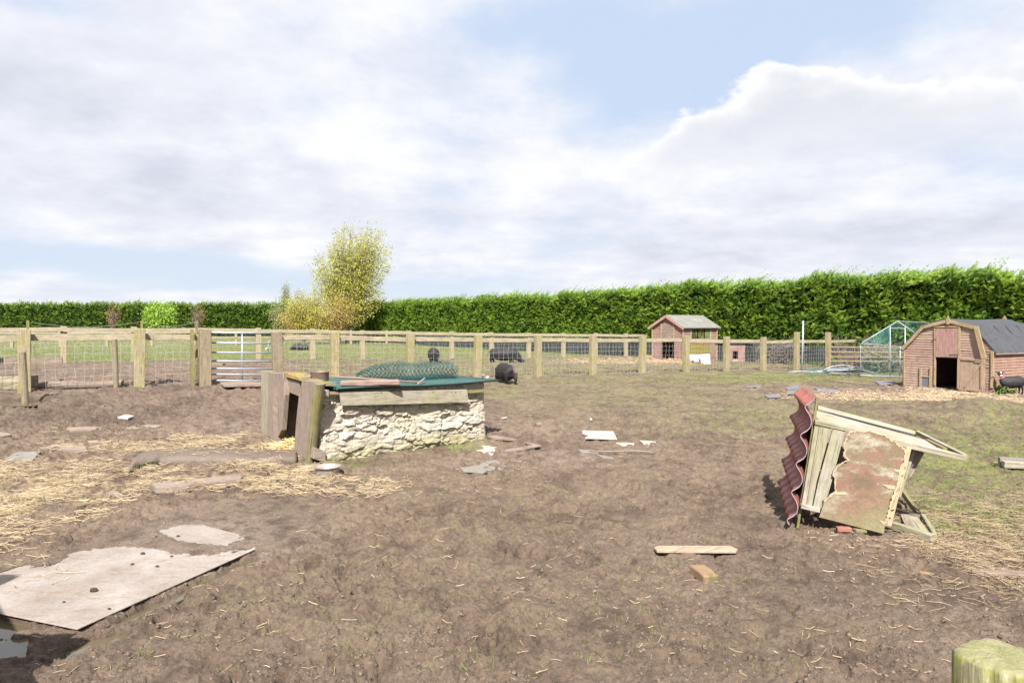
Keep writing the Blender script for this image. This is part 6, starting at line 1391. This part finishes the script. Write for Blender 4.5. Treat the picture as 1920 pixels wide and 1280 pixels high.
# goats
C_goat = coat('black_goat_hair', (.012, .011, .013), (.05, .045, .046))
def goatparts():
    P_ = [[((-.27, 0, .34), .04, .05), ((-.25, 0, .335), .10, .12), ((-.15, 0, .315), .135, .145), ((0, 0, .30), .15, .155), ((.13, 0, .31), .13, .145), ((.22, 0, .34), .09, .115), ((.27, 0, .38), .05, .06)],
          [((.17, 0, .34), .06, .08), ((.25, 0, .42), .048, .06), ((.29, -.01, .48), .042, .05), ((.30, -.02, .53), .036, .036)],
          [((.28, .02, .525), .035, .04), ((.31, -.01, .52), .052, .055), ((.33, -.05, .505), .045, .045), ((.345, -.09, .485), .030, .030), ((.352, -.115, .475), .026, .024), ((.354, -.125, .473), .015, .015)]]
    for x, y in ((-.21, .055), (-.21, -.055), (.17, .05), (.17, -.05)):
        bk = -.02 if x < 0 else .006
        P_.append([((x, y, .32), .05, .06), ((x+(.015 if x < 0 else 0), y, .22), .034, .042), ((x+bk, y, .135), .020, .023), ((x+bk*.6, y, .07), .016, .018), ((x+bk*.6, y, .025), .017, .019), ((x+bk*.6+.008, y, 0), .021, .024)])
    for sgn_ in (1, -1): P_.append([((.31+.035*sgn_, -.005+.02*sgn_, .545), .014, .014), ((.31+.075*sgn_, -.0+.03*sgn_, .56), .012, .022), ((.31+.105*sgn_, .005+.04*sgn_, .565), .006, .008)])
    P_.append([((-.27, 0, .39), .02, .02), ((-.31, 0, .42), .016, .02), ((-.33, 0, .44), .008, .01)])
    return P_
def goat(g, hd, label, sc, marks=True):
    o, W_ = animal([[((p[0], -p[1], p[2]), a, b) for p, a, b in rg_] for rg_ in goatparts()], g, hd, C_goat, 'goat', label, 'goat', sc, .011)
    W = lambda p: W_((p[0], -p[1], p[2]))
    if not marks: return o
    M_w = plain('white_hair', (.50, .47, .44), .8)
    for nm, c, r in (('muzzle_patch', (.350, -.118, .478), (.027, .022, .025)), ('face_blaze', (.325, -.062, .545), (.020, .030, .022))):
        mb = MB(); mb.sections([[W(Vector(c)+Vector((r[0]*a*math.cos(t*math.pi/5), r[1]*b, r[2]*a*math.sin(t*math.pi/5)))) for t in range(10)] for a, b in ((.3, -1.1), (.85, -.6), (1.08, 0), (.85, .6), (.3, 1.))]); q = mb.build(nm, M_w, o, smooth=True); ORG[q] = ORG[o]
    mb = MB(); cc = Vector((.262, 0, .425)); ax_ = Vector((.45, 0, .8)).normalized(); s1_ = Vector((0, 1, 0)); s2_ = ax_.cross(s1_)
    mb.tube([W(cc+s1_*.056*math.cos(t*math.pi/8)+s2_*.068*math.sin(t*math.pi/8)) for t in range(17)], .007*sc, 5); q = mb.build('collar', plain('pink_collar', (.50, .16, .26), .6), o); ORG[q] = ORG[o]
    for sgn_ in (1, -1): 
        mb = MB(); mb.tube([W((.305+.018*sgn_, .005, .56)), W((.303+.024*sgn_, .03, .585)), W((.303+.027*sgn_, .055, .60))], [.008*sc, .007*sc, .003*sc], 6); q = mb.build('horn', M_bark, o); ORG[q] = ORG[o]
    eyes(o, W, ((.350, -.035, .525), (.292, -.050, .525)), .007)
    return o
pg = P(1897, 736, 15.55); goat(tv(pg.x, pg.y, .0), R(180), 'black pygmy goat with white muzzle and pink collar standing by the barn shed wall', .92)
pg = P(1938, 739, 15.2); goat(tv(pg.x, pg.y, .0), R(12), 'second dark goat cut off by the right edge of the photo', .74, False)

# unseen fence corner, added left of the frame to cast the lower left shadow
nf = thing('shadow_fence', 'unseen timber post, rail and slanting brace added left of the camera to cast a shadow', 'fence', tv(-3.3, 2.4))
MB().bar(tv(-3.3, 2.4, -.1), tv(-3.3, 2.4, 1.95), .13, .13, seg=3, jit=.004).build('post', M_fence, nf, bevel=.008)
MB().bar(tv(-5.2, 2.5, .93), tv(-2.32, 2.5, .90), .05, .26, seg=3, jit=.004).build('rail', M_rail, nf); MB().bar(tv(-1.72, 1.86, .62), tv(-3.72, 2.5, 2.10), .11, .06, seg=3, jit=.004, taper=.6).build('brace', M_rail, nf)
MB().bar(tv(-2.3, 2.42, -.1), tv(-2.3, 2.42, 1.05), .10, .10, seg=3, jit=.004).build('post', M_fence, nf, bevel=.008)
